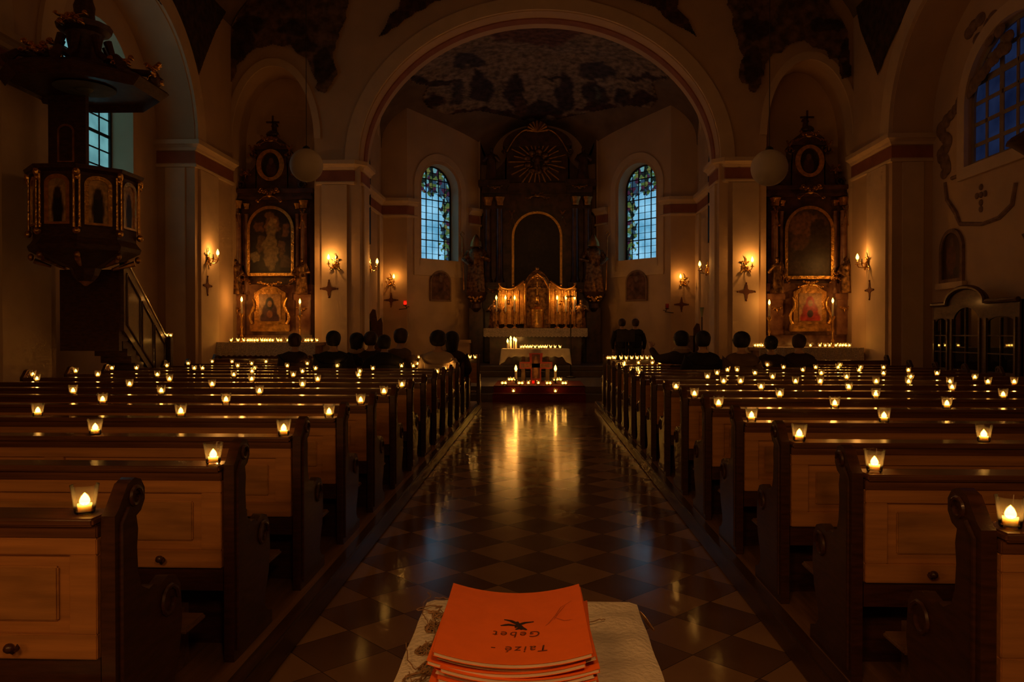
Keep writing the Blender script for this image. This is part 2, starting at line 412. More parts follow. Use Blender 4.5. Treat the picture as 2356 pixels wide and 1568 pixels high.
# arcade: piers carrying arches in front of the outer walls
PIERS = [(-6.1, -2.4), (3.6, 5.0), (9.9, 11.3), (16.0, 18.0)]
n = 3
for s in (-1, 1):
    out = [(-6.1, 0)]
    for (a0, a1), (b0, b1) in zip(PIERS, PIERS[1:]):
        out += [(a1, 0)] + arch_pts((a1 + b0) / 2, (b0 - a1) / 2, SPR, 2.35, 28)[::-1] + [(b0, 0)]
    out += [(18.0, 0), (18.0, 8.75), (-6.1, 8.75)]
    # simple notched outline: order the points left to right
    me = plate_mesh(out, [], XW - XP + .05)
    M = Matrix(((0, -1 if s < 0 else 1, 0, s * XP), (1, 0, 0, 0), (0, 0, 1, 0), (0, 0, 0, 1)))
    o = struct('trim_%d' % n, MB().add_mesh(me, M), plaster, smooth=False); n += 1
    for (a0, a1) in PIERS[1:]:
        e = s * (XW + .02); xp = s * XP
        path = [(e, a0), (xp, a0), (xp, a1)] + ([(e, a1)] if a1 < 17 else [])
        if s > 0: path = path[::-1]
        path = path if s > 0 else path
        cornice('c', path if s > 0 else path, o)
    # moulded archivolts
    for (a0, a1), (b0, b1) in zip(PIERS[1:], PIERS[2:]):
        cy, a = (a1 + b0) / 2, (b0 - a1) / 2
        po = arch_pts(cy, a + .42, SPR, 2.77, 36); pi = arch_pts(cy, a + .02, SPR, 2.37, 36)
        mb = MB(); L = []
        for d in (XP - .07, XP + .01):
            L.append([mb.bm.verts.new((s * d, y, z)) for y, z in po]); L.append([mb.bm.verts.new((s * d, y, z)) for y, z in pi])
        o0, i0, o1, i1 = L
        for i in range(36):
            j = i + 1
            for q in ((o0[i], o0[j], i0[j], i0[i]), (o0[i], o1[i], o1[j], o0[j]), (i0[i], i0[j], i1[j], i1[i])): mb.bm.faces.new(q)
        mb.build('archivolt', trimp, o)
    # pilaster strips on the pier fronts
    for (a0, a1) in PIERS[2:]:
        mb = MB(); x0, x1 = sorted((s * (XP - .05), s * XP)); mb.box(x0, x1, a0 + .18, a1 - .18 if a1 < 17 else a1 - .9, .12, SPR - .56)
        mb.box(*sorted((s * (XP + .2), s * (XP + .62))), a0 - .04, a0, .12, SPR - .56)
        mb.build('pilaster_strip', trimp, o, smooth=False)

# end wall with the chancel arch and the two side-altar recesses
CA, CB = 4.2, 3.46
RX0, RX1 = 5.28, 7.24
def notch(x0, x1, zs, b, n): 
    return [(x0, 0), (x0, zs)] + arch_pts((x0 + x1) / 2, (x1 - x0) / 2, zs, b, n)[::-1][1:-1] + [(x1, zs), (x1, 0)]
out = [(-XW, 0)] + notch(-RX1, -RX0, 6.1, 1.72, 24) + notch(-CA, CA, SPR, CB, 48) + notch(RX0, RX1, 6.1, 1.72, 24) + [(XW, 0), (XW, 12), (-XW, 12)]
me = plate_mesh(out, [], 1.0); me.transform(T(0, YE, 0))
ew = struct('wall_front', MB().add_mesh(me), plaster, smooth=False)
for s in (-1, 1):
    path = [(s * 5.24, YE), (s * 4.35, YE), (s * CA, YE + .15), (s * CA, YE + 1.0)]
    cornice('c', path if s < 0 else path[::-1], ew)
    mb = MB(); mb.box(*sorted((s * 4.5, s * 5.1)), YE - .05, YE, .12, SPR - .56)
    mb.box(*sorted((s * CA, s * (CA - .05))), YE + .25, YE + .8, .32, SPR - .56)
    mb.build('pilaster_strip', trimp, ew, smooth=False)
    # frame of the recess arch
    cx = s * (RX0 + RX1) / 2; a = (RX1 - RX0) / 2
    po = arch_pts(cx, a + .16, 6.1, 1.90, 28) + [(cx - a - .16, 6.0), (cx + a + .16, 6.0)]
    pi = arch_pts(cx, a, 6.1, 1.72, 28) + [(cx - a, 6.0), (cx + a, 6.0)]
    bm2 = MB(); L = []
    for d in (YE - .05, YE):
        L.append([bm2.bm.verts.new((x, d, z)) for x, z in po[:29]]); L.append([bm2.bm.verts.new((x, d, z)) for x, z in pi[:29]])
    for i in range(28):
        bm2.bm.faces.new((L[0][i], L[0][i + 1], L[1][i + 1], L[1][i])); bm2.bm.faces.new((L[0][i], L[2][i], L[2][i + 1], L[0][i + 1])); bm2.bm.faces.new((L[1][i], L[1][i + 1], L[3][i + 1], L[3][i]))
    bm2.build('recess_archivolt', trimp, ew)
# arch mouldings: pale outer band and reddish painted soffit edge
def arch_band(a0, b0, a1, b1, y0, y1, m, nm):
    mb = MB(); po = arch_pts(0, a1, SPR, b1, 60); pi = arch_pts(0, a0, SPR, b0, 60); L = []
    for d in (y0, y1):
        L.append([mb.bm.verts.new((x, d, z)) for x, z in po]); L.append([mb.bm.verts.new((x, d, z)) for x, z in pi])
    for i in range(60):
        for q in ((L[0][i], L[0][i + 1], L[1][i + 1], L[1][i]), (L[2][i], L[3][i], L[3][i + 1], L[2][i + 1]), (L[0][i], L[2][i], L[2][i + 1], L[0][i + 1]), (L[1][i], L[1][i + 1], L[3][i + 1], L[3][i])): mb.bm.faces.new(q)
    mb.build(nm, m, ew)
arch_band(CA + .02, CB + .02, CA + .34, CB + .32, YE - .07, YE, trimp, 'arch_moulding')
arch_band(CA - .03, CB - .03, CA, CB, YE + .38, YE + .66, redband, 'painted_arch_band')
# recess back walls
for s, nm in ((-1, 'wall_recess_left'), (1, 'wall_recess_right')):
    struct(nm, MB().box(*sorted((s * 5.0, s * 7.6)), YE + .86, YE + 1.06, 0, 9), plaster)
# chancel walls
P1, P2, P3 = Vector((4.72, 23.0)), Vector((3.94, 23.0)), Vector((1.9, 25.2))
DL = (P3 - P2).length
wn_ = 1
for s, nm in ((-1, 'left'), (1, 'right')):
    mb = MB().box(*sorted((s * 4.72, s * 5.2)), 19.0, 23.0, 0, 9.5)
    mb.box(*sorted((s * 3.94, s * 5.2)), 23.0, 23.35, 0, 9.5)
    struct('wall_chancel_' + nm, mb, plaster, smooth=False)
    # diagonal window wall
    hole = arch_out(.55, 2.05, 3.82, 6.05, .74)
    me = plate_mesh([(0, 0), (DL, 0), (DL, 9.5), (0, 9.5)], [hole], .45)
    d = (P3 - P2).normalized(); ux, uy = s * d.x * -1, d.y
    # plan direction of travel away from the nave, outward normal
    nx, ny = (s * abs(d.y), abs(d.x))
    M = Matrix(((-s * abs(d.x), nx, 0, s * P2.x), (abs(d.y), ny, 0, P2.y), (0, 0, 1, 0), (0, 0, 0, 1)))
    o = struct('wall_apse_' + nm, MB().add_mesh(me, M), plaster, smooth=False)
    # pale frame around the window recess
    fo = arch_out(.25, 2.35, 3.3, 6.05, 1.05); fi = arch_out(.45, 2.15, 3.5, 6.05, .85)
    MB().ring(fo, fi, -.04, .0, M).build('window_surround', trimp, o, smooth=False)
    MB().prism([(.5, 3.82), (2.1, 3.82), (2.15, 3.42), (.45, 3.42)], -.02, 0, 'y', M).build('sill_apron', trimp, o, smooth=False)
    globals()['MD_' + nm] = M
struct('wall_apse_back', MB().box(-2.3, 2.3, 25.6, 26.0, 0, 10).box(-2.3, -1.9, 25.15, 25.7, 0, 9.5).box(1.9, 2.3, 25.15, 25.7, 0, 9.5), plaster, smooth=False)
cr = struct('trim_5', MB().box(-4.72, -4.66, 22.5, 23.0, .6, 5.0).box(4.66, 4.72, 22.5, 23.0, .6, 5.0), trimp)
for s in (-1, 1):
    path = [(s * 4.72, 19.2), (s * 4.72, 23.0), (s * 3.94, 23.0), (s * 3.94 - s * .25, 23.27)]
    cornice('c', path if s > 0 else path[::-1], cr) if False else cornice('c', path[::-1] if s > 0 else path, cr)
    path = [(s * 2.25, 24.83), (s * 1.9, 25.2), (s * 1.9, 25.6)]
    cornice('c', path[::-1] if s > 0 else path, cr)
# nave vault and chancel vault
def sheet(fn, nu, nv, thick=None):
    mb = MB(); g = [[mb.bm.verts.new(fn(i / nu, j / nv)) for i in range(nu + 1)] for j in range(nv + 1)]
    for j in range(nv):
        for i in range(nu): mb.bm.faces.new((g[j][i], g[j][i + 1], g[j + 1][i + 1], g[j + 1][i]))
    return mb
def nave(u, v):
    t = -PI / 2 + PI * u
    return (8.0 * math.sin(t) if abs(math.sin(t)) > .995 else 7.35 * math.sin(t), -6.2 + 24.3 * v, 8.3 + 2.9 * math.cos(t))
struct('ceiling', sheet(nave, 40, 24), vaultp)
def chv(u, Y):
    t = -PI / 2 + PI * u
    a = 4.75 if Y < 22.9 else 4.75 - (Y - 22.9) / (25.25 - 22.9) * (4.75 - 1.95)
    ap = 9.35 if Y < 21.5 else 9.35 - (Y - 21.5) / 4.3 * .95
    z0 = 7.1
    return Vector((a * 1.02 * math.sin(t), Y, z0 + (ap - z0) * max(0, math.cos(t)) ** .8))
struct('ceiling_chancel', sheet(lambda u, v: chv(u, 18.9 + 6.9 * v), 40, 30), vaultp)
# ribs on the chancel vault
rb = None
for s in (-1, 1):
    for (Ya, ua, Yb, ub, r) in ((22.9, .5 - s * .5, 20.2, .5 - s * .16, .11),):
        pts = []
        for i in range(15):
            t = i / 14; p = chv(ua + (ub - ua) * t, Ya + (Yb - Ya) * t); p.z -= .03; pts.append(p)
        if rb is None: rb = MB()
        rb.tube(pts, r, 8)
struct('trim_6', rb, trimp)
# transverse arch over the last piers
mb = MB()
for (y0, y1) in ((9.9, 10.9),):
    L = []
    for y in (y0, y1):
        for e in (0., -.28):
            L.append([mb.bm.verts.new(((7.3 + e) * math.sin(t), y, 8.0 + (3.1 + e) * math.cos(t))) for t in [-PI / 2 + PI * i / 40 for i in range(41)]])
    for i in range(40):
        for a, b in ((0, 1), (1, 3), (3, 2)): mb.bm.faces.new((L[a][i], L[a][i + 1], L[b][i + 1], L[b][i]))
struct('trim_7', mb, trimp)

# chancel steps and raised floor
st = MB().box(-4.2, 4.2, 16.9, 26, 0, .17, bev=.01).box(-4.2, 4.2, 17.3, 26, .17, .32, bev=.01)
st.box(-3.2, 3.2, 21.0, 26, .32, .47, bev=.01).box(-2.6, 2.6, 21.4, 26, .47, .6, bev=.01)
struct('trim_8', st, greystone)
for i, s in enumerate((-1, 1)):
    struct('trim_%d' % (9 + i), MB().box(*sorted((s * 4.25, s * 7.2)), 16.7, 18.9, 0, .25, bev=.01), greystone)
tag(MB().box(-1.0, 1.05, 16.86, 16.9, .0, .18).box(-1.0, 1.05, 16.86, 17.3, .17, .185).box(-1.0, 1.05, 17.26, 17.3, .17, .335).box(-1.0, 1.05, 17.26, 19.2, .32, .335).build('carpet_runner', carpet, smooth=False),
    'red carpet runner over the steps in front of the free-standing altar table', 'carpet')

# ------------------------------------------------------------------ windows
def sky_glass(name, kind):
    """leaded panes letting the dusk sky through"""
    m = bpy.data.materials.new(name); m.use_nodes = True; nt = m.node_tree; nt.nodes.clear()
    v = coords(nt)
    n = N(nt, 'ShaderNodeTexNoise'); n.inputs['Scale'].default_value = 1.6; n.inputs['Detail'].default_value = 3; nt.links.new(v, n.inputs['Vector'])
    a = {'apse': ((.10, .33, .52), (.25, .58, .82)), 'side': ((.05, .10, .15), (.08, .17, .24)), 'teal': ((.07, .20, .22), (.14, .36, .38)), 'dim': ((.003, .006, .022), (.008, .014, .042))}[kind]
    r = N(nt, 'ShaderNodeMapRange'); nt.links.new(n.outputs['Fac'], r.inputs['Value']); r.inputs['From Min'].default_value = .35; r.inputs['From Max'].default_value = .65
    c = mixc(nt, r.outputs['Result'], a[0], a[1])
    if kind == 'apse':
        # stained figures: head of the window and the side towards the altar (local x up)
        sp = N(nt, 'ShaderNodeSeparateXYZ'); nt.links.new(v, sp.inputs[0])
        n3 = N(nt, 'ShaderNodeTexNoise'); n3.inputs['Scale'].default_value = 3.2; n3.inputs['Detail'].default_value = 4; nt.links.new(v, n3.inputs['Vector'])
        vo = N(nt, 'ShaderNodeTexVoronoi'); vo.inputs['Scale'].default_value = 9; nt.links.new(v, vo.inputs['Vector'])
        def mth(op, x, y):
            q = N(nt, 'ShaderNodeMath', operation=op)
            for i_, w_ in enumerate((x, y)):
                if isinstance(w_, (int, float)): q.inputs[i_].default_value = w_
                else: nt.links.new(w_, q.inputs[i_])
            return q.outputs[0]
        nn = mth('MULTIPLY', mth('SUBTRACT', n3.outputs['Fac'], .5), 1.3)
        top = mth('GREATER_THAN', mth('ADD', sp.outputs[2], nn), 2.1)
        side = mth('GREATER_THAN', mth('ADD', mth('ADD', sp.outputs[0], mth('MULTIPLY', nn, .8)), mth('MULTIPLY', sp.outputs[2], .12)), 1.25)
        msk = mth('MAXIMUM', top, side)
        cr_ = N(nt, 'ShaderNodeValToRGB'); e = cr_.color_ramp; e.interpolation = 'CONSTANT'
        cols = [(0, (.006, .012, .01)), (.22, (.05, .10, .03)), (.38, (.02, .05, .09)), (.5, (.10, .11, .03)), (.6, (.04, .012, .03)), (.72, (.10, .26, .30)), (.86, (.01, .01, .015))]
        e.elements[0].color = (*cols[0][1], 1); e.elements[1].position = cols[1][0]; e.elements[1].color = (*cols[1][1], 1)
        for p_, c_ in cols[2:]: q = e.elements.new(p_); q.color = (*c_, 1)
        sx = N(nt, 'ShaderNodeSeparateColor'); nt.links.new(vo.outputs['Color'], sx.inputs[0]); nt.links.new(sx.outputs[0], cr_.inputs[0])
        c = mixc(nt, msk, c, cr_.outputs[0])
    e = N(nt, 'ShaderNodeEmission'); nt.links.new(c, e.inputs['Color']); e.inputs['Strength'].default_value = 1
    g = N(nt, 'ShaderNodeBsdfGlossy'); g.inputs['Roughness'].default_value = .15; g.inputs['Color'].default_value = (.04, .04, .04, 1)
    ad = N(nt, 'ShaderNodeAddShader'); o = N(nt, 'ShaderNodeOutputMaterial')
    nt.links.new(e.outputs[0], ad.inputs[0]); nt.links.new(g.outputs[0], ad.inputs[1]); nt.links.new(ad.outputs[0], o.inputs[0])
    return m
lead = mat('lead_cames', (.02, .018, .016), .6, .3)
whitebar = mat('painted_glazing_bars', (.30, .24, .17), .6)
def window(name, outline, M, gm, bm_, nx, nz, bar, big=None, label=None, bigw=.035, frame=.05):
    """pane sheet with glazing bars clipped to the outline; local origin = outline corner"""
    xs = [p[0] for p in outline]; zs = [p[1] for p in outline]; x0, x1, z0, z1 = min(xs), max(xs), min(zs), max(zs)
    loc = [(x - x0, z - z0) for x, z in outline]; w, h = x1 - x0, z1 - z0
    o = MB().prism(loc, 0, .02, 'y').build(name, gm, smooth=False)
    o.matrix_world = M @ T(x0, 0, z0); tag(o, label, kind='structure')
    mb = MB()
    def clip(pts):
        # bars as short segments kept when inside the outline
        for a, b in zip(pts, pts[1:]):
            if inside((a[0] + b[0]) / 2, (a[1] + b[1]) / 2, loc): yield a, b
    for i in range(1, nx):
        x = w * i / nx; t = bigw / 2 if (big and i % big[0] == 0) else bar / 2
        zz = [h * k / 60 for k in range(61)]; keep = [z for z in zz if inside(x, z, loc)]
        if keep: mb.box(x - t, x + t, -.02, .0, min(keep), max(keep))
    for k in range(1, nz):
        z = h * k / nz; t = bigw / 2 if (big and k % big[1] == 0) else bar / 2
        xx = [w * i / 80 for i in range(81)]; keep = [x for x in xx if inside(x, z, loc)]
        if keep: mb.box(min(keep), max(keep), -.02, .0, z - t, z + t)
    mb.build('glazing_bars', bm_, o, smooth=False)
    cx, cz = w / 2, h / 2
    inn = [(cx + (x - cx) * (1 - 2 * frame / w), cz + (z - cz) * (1 - 2 * frame / h)) for x, z in loc]
    MB().ring(loc, inn, -.04, .02).build('window_frame', bm_, o, smooth=False)
    return o
gA = sky_glass('stained_apse_glass', 'apse'); gT = sky_glass('pale_leaded_glass', 'teal'); gD = sky_glass('dark_blue_glass', 'dim'); gS = sky_glass('shaded_side_glass', 'side')
for i, s in enumerate(('left', 'right')):
    M = globals()['MD_' + s] @ T(0, .40, 0)
    window('window_%d' % (i + 1), arch_out(.55, 2.05, 3.82, 6.05, .74), M, gA, lead, 6, 14, .012, (2, 3), bigw=.03, frame=.04)
ML = Matrix(((0, -1, 0, -XW - .48), (1, 0, 0, 0), (0, 0, 1, 0), (0, 0, 0, 1)))
window('window_3', LWIN, ML, gT, lead, 6, 12, .025, (2, 3), bigw=.06)
MR = Matrix(((0, 1, 0, XW + .10), (1, 0, 0, 0), (0, 0, 1, 0), (0, 0, 0, 1)))
window('window_4', RWIN, MR, gD, whitebar, 6, 6, .07, (2, 4), bigw=.12, frame=.08)
# side windows of the chancel, seen only by the bluish light they throw
for i, s in enumerate((-1, 1)):
    MS = Matrix(((0, s, 0, s * 4.70), (1, 0, 0, 0), (0, 0, 1, 0), (0, 0, 0, 1)))
    window('window_%d' % (5 + i), arch_out(20.0, 21.3, 4.0, 6.0, .65), MS, gS, lead, 6, 12, .012, (2, 3), bigw=.03, frame=.04)
# moulded frame and painted surround of the right window
MRf = Matrix(((0, 1, 0, XW), (1, 0, 0, 0), (0, 0, 1, 0), (0, 0, 0, 1)))
mb = MB().ring(arch_out(11.75, 14.95, 4.4, 5.75, 1.4), arch_out(12.0, 14.7, 4.62, 5.75, 1.15), -.08, .0, MRf)
mb.build('window_surround', trimp, wr, smooth=False)

# ------------------------------------------------------------------ frescoes
def on_plane(name, poly_px, M, Minv_pt, colorfn, label, cat, step=.022, off=.015):
    """painted field on a plane: outline traced, brought to the wall it is painted on"""
    loc = [Minv_pt(px, py) for px, py in poly_px]
    r = painted(name, loc, colorfn, -off, fresco, None, step, .01, M=M)
    return tag(r, label, cat)
dk = (.06, .034, .024); um = (.16, .09, .05)
def wallpt(px, py):
    p = atY(px, py, YE - .02); return (p.x, p.z)
def wob_poly(poly, amp=6, seed=3):
    rg = random.Random(seed); o = []
    for (x0, y0), (x1, y1) in zip(poly, poly[1:] + poly[:1]):
        n_ = max(1, int(math.hypot(x1 - x0, y1 - y0) / 14))
        for k in range(n_):
            t = k / n_; o.append((x0 + (x1 - x0) * t + rg.uniform(-amp, amp), y0 + (y1 - y0) * t + rg.uniform(-amp, amp)))
    return o
MYE = T(0, YE - .055, 0)
L1 = [(600, -60), (536, 60), (524, 110), (522, 175), (535, 185), (556, 140), (590, 112), (628, 98), (668, 108), (706, 140), (728, 185), (735, 215), (752, 212), (775, 175), (768, 130), (790, 60), (815, -60)]
def mirror(P): return [(2476 - x, y) for x, y in P][::-1]
def col_L(x, z, **k):
    p = proj((x, YE, z)); return FL_(*p)
bl = [(620, 50, 14, 40, (.16, .09, .055)), (650, 15, 50, 20, (.13, .075, .045)), (745, 60, 10, 60, (.17, .10, .06)), (730, 115, 30, 10, (.16, .1, .06)), (560, 105, 30, 40, dk), (745, 155, 25, 40, dk), (700, 110, 30, 16, dk), (575, 60, 40, 18, dk), (680, 70, 30, 20, (.075, .045, .03))]
FL_ = blobs(um, bl, 12)
on_plane('wall_fresco', wob_poly(L1), MYE, wallpt, col_L, 'dark painted cartouche over the left side-altar arch', 'fresco')
bl2 = [(1700, 40, 22, 14, (.16, .1, .06)), (1790, 20, 10, 34, (.17, .105, .06)), (1825, 25, 9, 34, (.15, .09, .05)), (1860, 12, 9, 30, (.17, .1, .06)), (1730, 150, 22, 45, dk), (1955, 130, 22, 50, dk), (1740, 70, 34, 22, dk), (1900, 60, 40, 16, dk)]
def col_R(x, z):
    return FR_(*proj((x, YE, z)))
FR_ = blobs(um, bl2, 12)
on_plane('wall_fresco', wob_poly(mirror(L1), seed=9), MYE, wallpt, col_R, 'dark painted cartouche over the right side-altar arch', 'fresco')
L3 = [(872, 84), (890, 50), (915, 20), (930, -40), (1100, -60), (1060, -12), (1000, 8), (960, 28), (935, 50), (905, 66)]
def col_T(x, z):
    p = proj((x, YE, z)); k = math.sin(p[0] * .08) * math.sin(p[1] * .11); return (.06, .03, .022) if k > 0 else (.10, .045, .03)
for P, w_ in ((L3, 'left'), (mirror(L3), 'right')):
    on_plane('wall_fresco', wob_poly(P, 4, 5), MYE, wallpt, col_T, 'small painted rocaille spandrel %s of the chancel arch crown' % w_, 'fresco')
# flat dark panels on the wall, in place of the vault cells between arches
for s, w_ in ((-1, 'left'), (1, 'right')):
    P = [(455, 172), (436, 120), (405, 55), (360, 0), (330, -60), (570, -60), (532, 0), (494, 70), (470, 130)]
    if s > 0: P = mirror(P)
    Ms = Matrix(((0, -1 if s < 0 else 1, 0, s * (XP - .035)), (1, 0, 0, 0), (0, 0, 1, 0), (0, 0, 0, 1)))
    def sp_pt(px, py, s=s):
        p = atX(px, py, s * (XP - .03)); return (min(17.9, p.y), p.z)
    on_plane('wall_fresco', P, Ms, sp_pt, lambda x, z: (.055, .03, .02), 'flat dark panel above the far %s pier, in place of the vault cell' % w_, 'fresco')
# chancel vault fresco, on the curved vault itself
CF = [(905, 20), (1000, -10), (1240, -30), (1480, -10), (1570, 20), (1570, 150), (1535, 182), (1500, 188), (1512, 225), (1498, 248), (1450, 240), (1380, 252), (1330, 262), (1240, 282), (1150, 262), (1100, 252), (1030, 262), (985, 246), (972, 225), (985, 195), (940, 186)]
bg = (.27, .19, .13); fig = (.05, .03, .028)
FG = [(1240, 60, 150, 40, (.16, .07, .045)), (1110, 205, 26, 30, fig), (1100, 175, 12, 16, fig), (1188, 215, 24, 40, fig), (1188, 180, 10, 14, fig), (1240, 255, 60, 18, fig), (1298, 215, 20, 42, fig), (1270, 178, 26, 5, fig), (1296, 172, 8, 14, fig), (1370, 215, 34, 32, fig), (1375, 160, 40, 16, (.06, .045, .045)), (1080, 140, 36, 14, (.06, .045, .045)), (1050, 215, 18, 26, (.07, .05, .045)), (1440, 225, 30, 16, fig), (1195, 245, 12, 20, (.12, .06, .04)), (1375, 215, 8, 16, (.09, .10, .07)), (1000, 232, 30, 18, (.05, .022, .022)), (1480, 226, 30, 16, (.05, .022, .022)), (1000, 185, 60, 8, (.05, .025, .022)), (1490, 178, 50, 8, (.05, .025, .022)), (1240, 268, 130, 8, (.06, .022, .02)), (1100, 258, 60, 8, (.06, .022, .02)), (1380, 250, 60, 8, (.06, .022, .02))]
cf = blobs(bg, FG, 16)
bm = bmesh.new(); cl = bm.loops.layers.float_color.new('paint'); nu, nv = 130, 120; g = {}
def gv(i, j):
    if (i, j) not in g:
        p = chv(.06 + .88 * i / nu, 19.02 + 6.6 * j / nv); p.z -= .02; p.x *= .997; g[i, j] = bm.verts.new(p)
    return g[i, j]
for j in range(nv):
    for i in range(nu):
        c_ = chv(.06 + .88 * (i + .5) / nu, 19.02 + 6.6 * (j + .5) / nv); q = proj(c_)
        if inside(q[0], q[1], CF):
            f = bm.faces.new((gv(i, j), gv(i + 1, j), gv(i + 1, j + 1), gv(i, j + 1)))
            for lp in f.loops: lp[cl] = (*cf(*proj(lp.vert.co)), 1)
me = bpy.data.meshes.new('ceiling_fresco'); bm.to_mesh(me); bm.free(); me.materials.append(fresco)
o = bpy.data.objects.new('ceiling_fresco', me); COL.objects.link(o); sm = o.modifiers.new('t', 'SOLIDIFY'); sm.thickness = .01
tag(o, 'large dark figure fresco on the vault above the main altar', 'fresco')
for p in me.polygons: p.use_smooth = True
# painted ornament round the right nave window
def rw_pt(px, py):
    p = atX(px, py, XW - .01); return (p.y, p.z)
MRw = Matrix(((0, 1, 0, XW), (1, 0, 0, 0), (0, 0, 1, 0), (0, 0, 0, 1)))
stu = mat('painted_stucco_ornament', (.26, .16, .10), .85, var=.35, scale=7)
orn_o = MB()
rg = random.Random(4)
def stroke(pts, r):
    q = [Vector((XW - .01, *rw_pt(*p))) for p in pts]
    orn_o.tube([(v.x, v.y, v.z) for v in q], [k * .75 for k in r] if isinstance(r, list) else r * .75, 6)
stroke([(2175, 420), (2180, 460), (2200, 490), (2210, 515), (2260, 515), (2300, 500), (2330, 470), (2338, 420)], [.05, .06, .07, .06, .05, .06, .06, .05])
for k in range(26):
    t = k / 25; p0 = (2172 + 8 * math.sin(k), 400 - 230 * t)
    if t > .5: p0 = (2172 + (t - .5) * 260, 285 - (t - .5) * 340)
    v = Vector((XW - .01, *rw_pt(*p0))); orn_o.ball(v, (.04, .12 + .06 * rg.random(), .10 + .07 * rg.random()), 8)
for p0 in [(2240, 60), (2255, 45), (2275, 55), (2285, 40), (2300, 70), (2320, 85), (2250, 90), (2275, 90), (2230, 75), (2315, 110)]:
    v = Vector((XW - .01, *rw_pt(*p0))); orn_o.ball(v, (.05, .16, .12), 8)
stroke([(2190, 410), (2215, 400), (2245, 395), (2270, 380), (2300, 380), (2330, 365)], .05)
for dy, dz in ((0, 0), (.13, 0), (-.13, 0), (0, .14), (0, -.14), (0, -.26)):
    v = Vector((XW - .01, *rw_pt(2257, 448))); orn_o.ball((v.x, v.y + dy, v.z + dz), (.03, .055, .06), 8)
tag(orn_o.build('stucco_cartouche', stu), 'brown stucco cartouche framing the dark blue window on the right wall', 'wall ornament')
# picture in an arched niche on the right wall
t_ = thing('niche_picture', 'dark arched picture above the corner of the wooden porch at right', 'picture', (XW, 15.2, 2.5), -PI / 2)
ao = arch_out(-.42, .42, 0, .62, .42)
MB().ring(ao, arch_out(-.34, .34, .07, .62, .34), -.06, 0).build('frame', stu, t_)
painted('canvas', arch_out(-.35, .35, .06, .62, .35), blobs((.055, .02, .015), [(0, .45, .15, .3, (.12, .04, .03)), (.0, .78, .07, .09, (.15, .08, .05)), (-.15, .5, .06, .2, (.10, .03, .025)), (.15, .2, .1, .1, (.02, .012, .01))]), -.02, canvas, t_, .03)
MB().box(-.5, .5, -.1, 0, -.12, -.0, bev=.01).build('ledge', trimp, t_)
for s in (-1, 1):
    M = globals()['MD_' + ('left' if s < 0 else 'right')]
    t_ = thing('wall_picture', 'brown arched painted panel below the %s apse window' % ('left' if s < 0 else 'right'), 'picture', (0, 0, 0)); t_.matrix_world = M @ T(1.28, -.01, 0)
    MB().ring(arch_out(-.42, .42, 2.52, 3.12, .36), arch_out(-.37, .37, 2.57, 3.10, .32), -.05, 0).build('frame', stu, t_)
    painted('painted_field', arch_out(-.38, .38, 2.56, 3.10, .33), blobs((.16, .075, .045), [(0, 2.9, .12, .3, (.10, .045, .03)), (0, 3.2, .07, .09, (.2, .12, .08)), (.1, 2.75, .2, .1, (.12, .06, .04))]), -.02, fresco, t_, .03)
# ------------------------------------------------------------------ pews
PZ = .12
def end_profile():
    # (y forward, z up) silhouette of a bench end: leaning scroll head, waist, arm scroll, foot
    pts = [(0, 0), (0, .83), (.02, .845), (.075, .915)]
    pts += [(.115 + .065 * math.cos(a), .865 + .062 * math.sin(a)) for a in [PI * .72, PI * .5, PI * .3, PI * .1, -PI * .1, -PI * .3, -PI * .45]]
    pts += [(.135, .76), (.128, .70), (.135, .62), (.155, .57), (.20, .545), (.235, .55)]
    pts += [(.33 + .10 * math.cos(a), .455 + .095 * math.sin(a)) for a in [PI * .72, PI * .5, PI * .3, PI * .12, -PI * .05]]
    pts += [(.435, .36), (.415, .26), (.37, .17), (.36, .12), (.40, .08), (.46, .06), (.46, 0)]
    return pts
def end_board(x0, th, s, parent):
    mb = MB(); P = end_profile(); a, b = sorted((x0, x0 + s * th))
    mb.prism(P, a + .006, b - .006, 'x')
    # raised rim following the scrolls on the outer faces
    cy = sum(p[0] for p in P) / len(P); cz = sum(p[1] for p in P) / len(P)
    for xx in (a, b):
        mb.tube([(xx - .004 if xx == b else xx + .004, .115 + .038 * math.cos(t) * (1 - t / 12), .865 + .036 * math.sin(t) * (1 - t / 12)) for t in [i * .6 for i in range(12)]], .008, 6)
        mb.tube([(xx - .004 if xx == b else xx + .004, .335 + .065 * math.cos(t) * (1 - t / 12), .455 + .062 * math.sin(t) * (1 - t / 12)) for t in [i * .6 for i in range(12)]], .009, 6)
        mb.tube([(xx - .003 if xx == b else xx + .003, y, z) for y, z in [(.03, .04), (.03, .80), (.07, .84)]], .007, 6)
    return mb.build('end_board', darkwood, parent)
